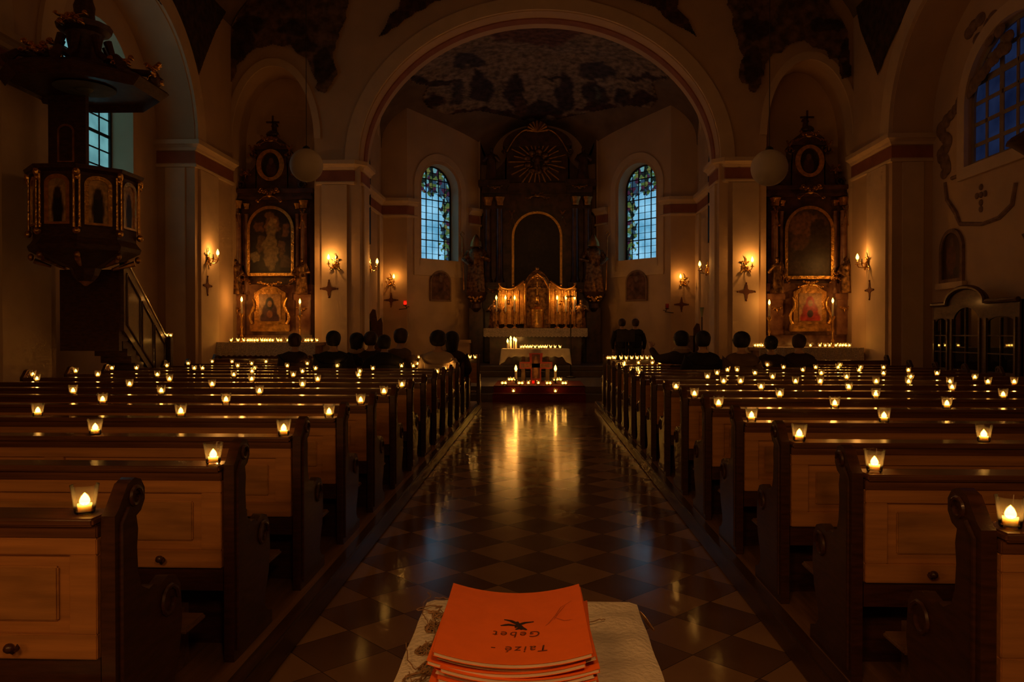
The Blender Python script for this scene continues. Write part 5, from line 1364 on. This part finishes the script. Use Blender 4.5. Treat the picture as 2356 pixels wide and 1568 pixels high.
# stair with panelled balustrade running down beside the wall towards the altar
sb = Vector((.55, .35, 0)); se_w = Vector((-7.08, 14.0, 0)) - Vector((PX, PY, 0))
for off, nm in ((0, 'stair_balustrade'),):
    a = Vector((.17, .62, 0)); b = Vector((-.62, 3.5, 0))
    P_top = [(a.x, a.y, 2.62), (b.x, b.y, 1.42)]; P_bot = [(a.x, a.y, 1.55), (b.x, b.y, .35)]
    mb = MB(); nrm = Vector((1, .32, 0)).normalized() * .03
    v = [mb.bm.verts.new(Vector(c) + k * nrm) for k in (-1, 1) for c in (P_top[0], P_top[1], P_bot[1], P_bot[0])]
    for f in ((0, 1, 2, 3), (7, 6, 5, 4), (0, 4, 5, 1), (1, 5, 6, 2), (2, 6, 7, 3), (3, 7, 4, 0)): mb.bm.faces.new([v[i] for i in f])
    mb.build('stair_balustrade', oak, pp, smooth=False)
    MB().tube([(a.x, a.y, 2.66), (b.x, b.y, 1.46)], .05, 10).build('handrail', ledgewood, pp)
    mb = MB()
    for (u0, u1) in ((.05, .33), (.37, .64), (.68, .95)):
        q = [a.lerp(b, u) for u in (u0, u1)]; z0 = [2.62 - 1.2 * u for u in (u0, u1)]
        pts = [Vector((q[0].x, q[0].y, z0[0] - .16)), Vector((q[1].x, q[1].y, z0[1] - .16)), Vector((q[1].x, q[1].y, z0[1] - .92)), Vector((q[0].x, q[0].y, z0[0] - .92))]
        mb.tube([p_ + nrm * 1.2 for p_ in pts + pts[:1]], .018, 6)
    mb.build('balustrade_moulding', darkwood, pp)
mb = MB()
for k in range(12):
    u = (k + .5) / 12; yy = .66 + 2.85 * u; xx_ = .16 - .78 * u
    mb.box(xx_ - .6 + .3 * u, xx_ - .02, yy - .13, yy + .13, 1.75 - 1.4 * u - .3, 1.75 - 1.4 * u)
mb.box(-.74, .15, .58, .66, 1.25, 2.45)
mb.build('stair_steps', oak, pp, smooth=False)
MB().box(-.62, -.50, 3.5, 3.62, 0, 1.44, bev=.01).build('newel_post', oak, pp, smooth=False)
pnx = PX - .56; pny = PY + 3.56
for i, dx in enumerate((-.035, .04)):
    place_tealight((pnx + dx, pny, 1.4405 if False else 1.44), 'lit tealight on the newel post at the foot of the pulpit stair', 'tealights on the pulpit stair newel', .9)
p = atX(320, 990, 0) if False else None

# ------------------------------------------------------------------ wooden glazed porch on the right wall
pf = XW - .45
A0 = atX(2146, 700, pf).y; A1 = atX(2346, 700, pf).y
dk_ = thing('glazed_porch', 'dark wooden glazed porch with curved top against the right wall', 'porch', (XW, 0, .12))
zpx2 = lambda px, py: (atX(px, py, pf).z - .12)
yc = (A0 + A1) / 2; ymin, ymax = min(A0, A1), max(A0, A1); yl = ymax; 
zc_ = zpx2(2215, 655); zs_ = zpx2(2310, 690)
ycen = atX(2222, 700, pf).y
hw_ = .62
out = [(ymin, 0), (ymax, 0), (ymax, zs_)] + [(ycen + hw_ * math.cos(a), zs_ + .28 * math.sin(a)) for a in [PI * i / 16 for i in range(17)]] + [(ymin, zs_)]
holes = []
dz0, dz1 = .75, zs_ - .28
hy = [(ycen - .42, ycen + .42, .12), (ymin + .12, ycen - .66, 0), (ycen + .62, ymax - .1, 0)]
hy = [h for h in hy if h[1] - h[0] > .12]
for a, b, ex in hy: holes.append(arch_out(a, b, dz0, dz1 - .1, .12 if ex == 0 else .3))
me = plate_mesh(out, holes, .06); MM = Matrix(((0, 1, 0, -.45), (1, 0, 0, 0), (0, 0, 1, 0), (0, 0, 0, 1)))
MB().add_mesh(me, MM).build('porch_front', oak, dk_, smooth=False)
MB().box(-.42, 0, ymin, ymin + .05, 0, zs_).box(-.42, 0, ymax - .05, ymax, 0, zs_).box(-.42, 0, ymin, ymax, zs_ - .03, zs_).build('porch_sides', oak, dk_, smooth=False)
mb = MB()
mb.tube([(-.47, ymin, zs_), (-.47, ycen - hw_ - .05, zs_)] + [(-.47, ycen - hw_ * math.cos(a), zs_ + .28 * math.sin(a)) for a in [PI * i / 14 for i in range(15)]] + [(-.47, ycen + hw_ + .05, zs_), (-.47, ymax, zs_)], .045, 8)
for a, b, ex in hy: mb.box(-.475, -.45, a - .05, a, .1, dz1); mb.box(-.475, -.45, b, b + .05, .1, dz1); mb.box(-.475, -.45, a, b, .2, .24); mb.box(-.475, -.45, a, b, .66, .70)
mb.build('porch_mouldings', darkwood, dk_, smooth=False)
pg = mat('dark_reflecting_glass', (.006, .006, .007), .03)
for a, b, ex in hy:
    g_ = MB().box(-.435, -.43, a, b, dz0, dz1 + (.2 if ex else .02)).build('pane', pg, dk_, smooth=False)
    mb = MB().box(-.46, -.425, (a + b) / 2 - .012, (a + b) / 2 + .012, dz0, dz1 + (.2 if ex else .0))
    for k in (1, 2): mb.box(-.46, -.425, a, b, dz0 + (dz1 - dz0) * k / 3 - .01, dz0 + (dz1 - dz0) * k / 3 + .01)
    mb.build('glazing_bars', oak, g_, smooth=False)
# canopy edge of a statue bracket at the right picture edge
p = atX(2330, 345, XP - .1); t = thing('wall_canopy', 'dark carved bracket canopy at the right edge, below the blue window', 'canopy', (XP, 10.9, 0))
MB().lathe([(.06, 3.9), (.2, 4.0), (.34, 4.12), (.42, 4.16), (.40, 4.22), (.26, 4.3), (.1, 4.42), (.03, 4.5)], 10, (-.28, 0, 0), wob=lambda a, k: 1 + .05 * math.sin(5 * a)).build('canopy_roof', oak, t)
mb = MB(); robe(mb, (-.26, 0, 2.9), .95, 3); mb.build('canopied_figure', oldgold, t)
MB().lathe([(.05, 2.55), (.12, 2.65), (.2, 2.8), (.24, 2.9)], 12, (-.26, 0, 0)).box(-.2, 0, -.08, .08, 2.6, 4.2).build('bracket', oak, t)
# dark choir stalls at the chancel arch, banner stand
for px, top_, w_, s_ in ((866, 712, 'left', -1), (1612, 745, 'right', 1)):
    y = 20.0; p = atY(px, 760, y)
    t = thing('choir_stall', 'dark high-backed choir stall just inside the %s side of the chancel arch' % w_, 'choir stall', (p.x, y, .32))
    hgt = 1.5 + (768 - top_) * y / 1767 - .32
    MB().prism([(-.18, 0), (.16, 0), (.16, hgt - .35), (.12, hgt - .2), (.02, hgt - .3), (-.03, hgt), (-.1, hgt + .02), (-.18, hgt - .12)], 0, .05, 'y').box(-.2, .2, 0, 1.2, .42, .46).build('stall_end', oak, t, smooth=False)
    MB().box(-.2, -.15, 0, 1.2, 0, hgt - .3).build('stall_back', oak, t, smooth=False)
p = atY(1613, 718, 19.6); t = thing('paper_lantern', 'small pale cone-shaped flower stand by the right chancel arch edge', 'vase', (p.x, 19.5, .32))
MB().lathe([(.1, 0), (.02, .04), (.015, p.z - .32 - .12)], 10).build('stand', iron, t)
MB().lathe([(.01, p.z - .32 - .14), (.035, p.z - .32), (.06, p.z - .32 + .12), (.055, p.z - .32 + .12), (.03, p.z - .32)], 12).build('cone_vase', mat('pale_green_glass', (.42, .5, .28), .3), t)
# low stone side table left of high altar
for px, w_ in ((1062, 'left'),):
    p = atY(px, 790, 23.6); t = tag(MB().box(-.3, .3, -.2, .25, .9, 1.0, bev=.01).box(-.26, .26, -.16, .22, 0, .9).build('credence_table', plaster, loc=(p.x, 23.6, .32), smooth=False), 'pale stone credence ledge at the left of the high altar', 'side table')

# ------------------------------------------------------------------ people
def skin_mesh(J, E, root, sub=1, subd=1):
    """J: name -> (pos, rx, ry); E: edges"""
    me = bpy.data.meshes.new('sk'); names = list(J); idx = {n_: i for i, n_ in enumerate(names)}
    me.from_pydata([J[n_][0] for n_ in names], [(idx[a], idx[b]) for a, b in E], [])
    o = bpy.data.objects.new('sk', me); COL.objects.link(o)
    m = o.modifiers.new('skin', 'SKIN'); m.use_smooth_shade = True
    if not me.skin_vertices: 
        bpy.context.view_layer.objects.active = o
    for i, n_ in enumerate(names):
        sv = me.skin_vertices[0].data[i]; r = J[n_][1]; sv.radius = r if isinstance(r, tuple) else (r, r); sv.use_root = (n_ == root); sv.use_loose = False
    s_ = o.modifiers.new('sub', 'SUBSURF'); s_.levels = subd; s_.render_levels = subd
    bpy.context.view_layer.update()
    ev = o.evaluated_get(bpy.context.evaluated_depsgraph_get()); r = bpy.data.meshes.new_from_object(ev)
    bpy.data.objects.remove(o); return r
def fingers(J, E, wrist, hand, s, curl=.5):
    w, h = Vector(wrist), Vector(hand); d = (h - w).normalized(); sd = d.cross(Vector((0, 0, 1))).normalized() * s; dn = sd.cross(d).normalized() * s
    dn = Vector((0, 0, -1))
    for k, (off, l) in enumerate(((-.030, .062), (-.010, .072), (.010, .068), (.028, .052))):
        a = h + sd * off; b = a + d * l * .6 + dn * l * .3 * curl; c = b + d * l * .35 + dn * l * .7 * curl
        for q, p_ in enumerate((a, b, c)): J['f%d%d%d' % (s, k, q)] = (p_[:], (.0095, .0085, .007)[q])
        E += [('hand%d' % s, 'f%d%d0' % (s, k)), ('f%d%d0' % (s, k), 'f%d%d1' % (s, k)), ('f%d%d1' % (s, k), 'f%d%d2' % (s, k))]
    a = w.lerp(h, .45) - sd * .03; b = a - sd * .03 + d * .03; c = b + d * .03 - sd * .005
    for q, p_ in enumerate((a, b, c)): J['t%d%d' % (s, q)] = (p_[:], (.012, .010, .008)[q])
    E += [('hand%d' % s, 't%d0' % s), ('t%d0' % s, 't%d1' % s), ('t%d1' % s, 't%d2' % s)]
PCOUNT = [0]
def person(x, y, z, top, label, coat, hairc, rz=0, pose='sit', hair='short', lean=0., arm_up=None, tilt=0., scarf=None, wide=1.):
    """z = seat or floor height, top = height of the crown; faces +y"""
    PCOUNT[0] += 1
    H0 = .90 if pose == 'sit' else 1.72
    sc = (top - z) / H0
    t = thing('person', label, 'person', (x, y, z), rz, scale=sc)
    b = 0 if pose == 'sit' else .86
    J = {'pel': ((0, 0, b + .10), (.15, .11)), 'spi': ((0, lean * .25, b + .28), (.125, .095)), 'che': ((0, lean * .6, b + .45), (.15, .105)), 'nkb': ((0, lean * .85, b + .575), (.08, .07)), 'nk': ((0, lean + .005, b + .64), .052),
         'jaw': ((0 + tilt * .2, lean + .035, b + .70), (.055, .07)), 'hd': ((tilt * .5, lean + .02, b + .775), (.072, .09)), 'crn': ((tilt, lean + .005, b + .845), (.055, .07))}
    E = [('pel', 'spi'), ('spi', 'che'), ('che', 'nkb'), ('nkb', 'nk'), ('nk', 'jaw'), ('jaw', 'hd'), ('hd', 'crn')]
    J['nose'] = ((tilt * .5, lean + .125, b + .755), .012); E += [('hd', 'nose')]
    for s in (-1, 1): J['ear%d' % s] = ((tilt * .5 + s * .084, lean + .005, b + .755), .014); E += [('hd', 'ear%d' % s)]
    arms = {}
    for s in (-1, 1):
        if pose == 'sit':
            el, wr_, hn = (s * .26 * wide, lean * .4 + .06, b + .30), (s * .13, lean * .4 + .27, b + .22), (s * .07, lean * .4 + .34, b + .21)
        else: el, wr_, hn = (s * .27, .02, b + .26), (s * .25, .10, b + .03), (s * .24, .12, b - .04)
        if arm_up == s: el, wr_, hn = (s * .34, .12, b + .50), (s * .42, .26, b + .66), (s * .42, .31, b + .73)
        J['sh%d' % s] = ((s * .175 * wide, lean * .8, b + .53), .06); J['el%d' % s] = (el, .043); J['wr%d' % s] = (wr_, .028); J['hand%d' % s] = (hn, (.034, .02))
        E += [('nkb', 'sh%d' % s), ('sh%d' % s, 'el%d' % s), ('el%d' % s, 'wr%d' % s), ('wr%d' % s, 'hand%d' % s)]
        fingers(J, E, wr_, hn, s)
        if pose == 'sit': kn, an, to = (s * .13, .44, b + .07), (s * .13, .42, b - .33), (s * .13, .56, b - .37)
        else: kn, an, to = (s * .11, .03, .47), (s * .11, .0, .09), (s * .12, .14, .04)
        J['hip%d' % s] = ((s * .09, .03, b + .06), .085); J['kn%d' % s] = (kn, .06); J['an%d' % s] = (an, .04); J['to%d' % s] = (to, (.04, .03))
        E += [('pel', 'hip%d' % s), ('hip%d' % s, 'kn%d' % s), ('kn%d' % s, 'an%d' % s), ('an%d' % s, 'to%d' % s)]
        arms[s] = (el, wr_)
    key = None
    me = skin_mesh(J, E, 'pel', subd=1)
    MB().add_mesh(me).build('body', skinm, t)
    # coat: torso, collar and sleeves
    K = {'a': ((0, -.005, b + .02), (.19, .15)), 'b': ((0, lean * .25, b + .25), (.20 * wide, .145)), 'c': ((0, lean * .6, b + .45), (.225 * wide, .15)), 'd': ((0, lean * .85, b + .575), (.13, .10)), 'e': ((0, lean * .95, b + .64), (.082, .078))}
    EE = [('a', 'b'), ('b', 'c'), ('c', 'd'), ('d', 'e')]
    for s in (-1, 1):
        el, wr_ = arms[s]
        K['s%d' % s] = ((s * .17 * wide, lean * .8, b + .50), .105); K['l%d' % s] = (el, .066); K['w%d' % s] = (wr_, .045)
        EE += [('d', 's%d' % s), ('s%d' % s, 'l%d' % s), ('l%d' % s, 'w%d' % s)]
    MB().add_mesh(skin_mesh(K, EE, 'a', subd=2)).build('coat', coat, t)
    # trousers
    K = {'a': ((0, 0, b + .10), (.16, .12))}; EE = []
    for s in (-1, 1):
        for n_, src, r in (('h', 'hip', .10), ('k', 'kn', .075), ('n', 'an', .055)): K[n_ + str(s)] = (J['%s%d' % (src, s)][0], r)
        EE += [('a', 'h%d' % s), ('h%d' % s, 'k%d' % s), ('k%d' % s, 'n%d' % s)]
    MB().add_mesh(skin_mesh(K, EE, 'a', subd=1)).build('trousers', trous, t)
    # hair
    hx, hy, hz = tilt * .55, lean, b + .80
    mb = MB(); rg = random.Random(PCOUNT[0])
    big = {'short': 1.14, 'bun': 1.14, 'curly': 1.28, 'long': 1.25, 'hood': 1.2}[hair]
    bz = 1 + (big - 1) * .6
    mb.lathe([(.045 * big, -.105 if hair != 'long' else -.22), (.070 * big, -.090 if hair != 'long' else -.17), (.084 * big, -.055), (.092 * big, -.015), (.093 * big, .025), (.084 * big, .06 * bz), (.064 * big, .088 * bz), (.036 * big, .105 * bz), (.006, .112 * bz)], 20, (hx, hy - .008, hz), wob=lambda a, k: (1 if math.sin(a) < .35 or k > 3 else .78) * (1 + .025 * math.sin(9 * a + k)), squash=1.12)
    if hair == 'bun': mb.ball((hx, hy - .12, hz + .02), .05, 10)
    if hair == 'curly':
        for _ in range(60):
            a, e_ = rg.uniform(0, 2 * PI), rg.uniform(-.5, 1.4)
            if math.sin(a) > .5 and e_ < .5: continue
            mb.ball((hx + .098 * math.cos(a) * math.cos(e_), hy + .105 * math.sin(a) * math.cos(e_), hz + .085 * math.sin(e_)), .03, 6)
    mb.build('hair', hairc, t)
    if scarf: MB().lathe([(.085, -.05), (.12, -.02), (.125, .03), (.09, .07), (.07, .06)], 18, (0, lean * .9, b + .62), wob=lambda a, k: 1 + .05 * math.sin(7 * a + k), squash=.9).build('scarf', scarf, t)
    return t
trous = mat('dark_trousers', (.02, .02, .025), .8)
blackc = mat('black_coat', (.010, .008, .009), .9, var=.3); darkc = mat('dark_brown_coat', (.035, .018, .014), .85, var=.3); whitec = mat('cream_jacket', (.50, .38, .28), .8, var=.1)
greyc = mat('grey_brown_jacket', (.15, .09, .055), .85, var=.2); beigec = mat('beige_scarf', (.38, .26, .17), .9)
plumc = mat('dark_plum_coat', (.03, .012, .012), .85)
hbl = mat('black_hair', (.008, .005, .004), .6, var=.3); hbr = mat('brown_hair', (.045, .018, .009), .55, var=.3); hgr = mat('greying_hair', (.10, .07, .05), .6, var=.3)
def seat_person(px, pytop, side, row, label, coat, hairc, **k):
    Yf = YL if side == 'left' else YR
    y = Yf(row) + .17; d = ray(px, pytop); x = d.x / d.y * y
    top = CAMZ + (y / d.y) * d.z
    person(x, y, PZ + .402, top, label, coat, hairc, **k)
seat_person(676, 768, 'left', 12, 'person in a dark plum coat sitting before the left side altar candles', plumc, hbr, lean=.05)
seat_person(766, 763, 'left', 11, 'broad person in a black coat seated right of the left side altar', blackc, hbl, wide=1.15, lean=.03)
seat_person(821, 768, 'left', 12, 'person with dark hair and a pale scarf between two black coats', blackc, hbl, hair='long', scarf=beigec)
seat_person(853, 764, 'left', 12, 'dark-haired person whose head peeps out beside the big black coat', darkc, hbr)
seat_person(880, 772, 'left', 11, 'large person in black coat leaning forward, below the left choir stall', blackc, hbl, wide=1.3, lean=.14)
seat_person(916, 757, 'left', 12, 'person with short dark hair in a grey-brown jacket, head turned aside', greyc, hbr, rz=-.5, lean=.05, tilt=.03)
seat_person(1008, 763, 'left', 11, 'person with dark curly hair in a cream jacket, nearest the aisle', whitec, hbl, hair='curly', wide=1.05)
seat_person(1040, 765, 'left', 12, 'person in a dark coat half hidden behind the cream jacket', darkc, hbl, hair='long')
seat_person(1568, 764, 'right', 12, 'person with curly hair raising the left hand, in the right pews', darkc, hbl, hair='curly', arm_up=-1, scarf=beigec)
seat_person(1617, 763, 'right', 11, 'person in black coat sitting below the right chancel arch edge', blackc, hbl, wide=1.05)
seat_person(1706, 766, 'right', 11, 'person with bushy dark hair in a grey-brown jacket, right pews', greyc, hbl, hair='curly', wide=1.1)
seat_person(1774, 774, 'right', 12, 'person in a dark coat before the right side altar tealights', darkc, hbl, hair='bun')
seat_person(1838, 770, 'right', 12, 'person in a brownish black coat, furthest right of the seated group', plumc, hbr, wide=1.1)
for px, w_ in ((1431, 'left'), (1462, 'right')):
    y = 19.5; d = ray(px, 737); top = CAMZ + y / d.y * d.z
    person(d.x / d.y * y, y, .32, top, 'standing dark figure in the chancel, %s of the two beside the high altar' % w_, blackc, hbr, pose='stand')
t = thing('music_stand', 'thin music stand in front of the two standing figures', 'music stand', (atY(1440, 790, 18.9).x, 18.9, .32))
MB().lathe([(.012, .02), (.01, 1.05)], 8).tube([(0, 0, .25), (.25, 0, .0)], .008, 6).tube([(0, 0, .25), (-.15, .2, .0)], .008, 6).tube([(0, 0, .25), (-.15, -.2, .0)], .008, 6).build('tripod', iron, t)
MB().box(-.22, .22, -.005, .005, 1.0, 1.28, Matrix.Rotation(.0, 4, 'X')).box(-.22, .22, -.05, 0, .99, 1.0).build('desk', iron, t, smooth=False)

# ------------------------------------------------------------------ light
w = bpy.data.worlds.new('dusk'); C.world = w; w.use_nodes = True
w.node_tree.nodes['Background'].inputs['Color'].default_value = (.02, .05, .09, 1); w.node_tree.nodes['Background'].inputs['Strength'].default_value = .5
def area(name, loc, size, power, col, target):
    l = bpy.data.lights.new(name, 'AREA'); l.size = size; l.energy = power; l.color = col
    o = bpy.data.objects.new(name, l); COL.objects.link(o); o.location = loc
    o.rotation_euler = (Vector(target) - Vector(loc)).to_track_quat('-Z', 'Y').to_euler(); return o
# added warm fill lights, out of view behind and above the camera
area('upper_rear_fill', (-1.3, -1.7, 3.4), .7, 26, (1, .42, .11), (-.6, 3, .8))  # added fill for the table and near pews, no real lamp here
area('table_fill', (.35, -.25, 2.5), .35, 9.5, (1, .45, .14), (.05, 1.3, .9))  # added overhead fill to brighten the booklets and cloth
area('rear_pew_fill', (-3.2, -1.2, 2.2), .8, 10, (1, .42, .10), (-2.0, 5, .6))  # unseen fill standing in for candlelight from behind, on the left pews
area('rear_pew_fill', (3.4, -1.6, 2.2), .8, 1.5, (1, .42, .10), (2.4, 5, .6))  # same added fill, weaker, for the right pews
for y_, pw_ in ((3.0, 13), (9.0, 20), (14.0, 18), (21.5, .6)):  # added ambient fill along nave and chancel, no source of its own
    l = bpy.data.lights.new('ambient_fill', 'POINT'); l.energy = pw_; l.color = (1, .40, .10); l.shadow_soft_size = 1.2
    o = bpy.data.objects.new('ambient_fill', l); COL.objects.link(o); o.location = (0, y_, 6.0 if y_ < 20 else 5.2)
C.view_settings.view_transform = 'Standard'; C.view_settings.look = 'None'; C.view_settings.gamma = 1; C.view_settings.exposure = 0
C.view_settings.use_curve_mapping = False
C.cycles.use_adaptive_sampling = True; C.cycles.adaptive_threshold = .05; C.cycles.adaptive_min_samples = 12; C.cycles.max_bounces = 5; C.cycles.diffuse_bounces = 2; C.cycles.glossy_bounces = 3; C.cycles.transparent_max_bounces = 10; C.cycles.sample_clamp_indirect = 2.0
C.cycles.use_denoising = True; C.cycles.use_light_tree = True; C.cycles.caustics_reflective = False; C.cycles.caustics_refractive = False
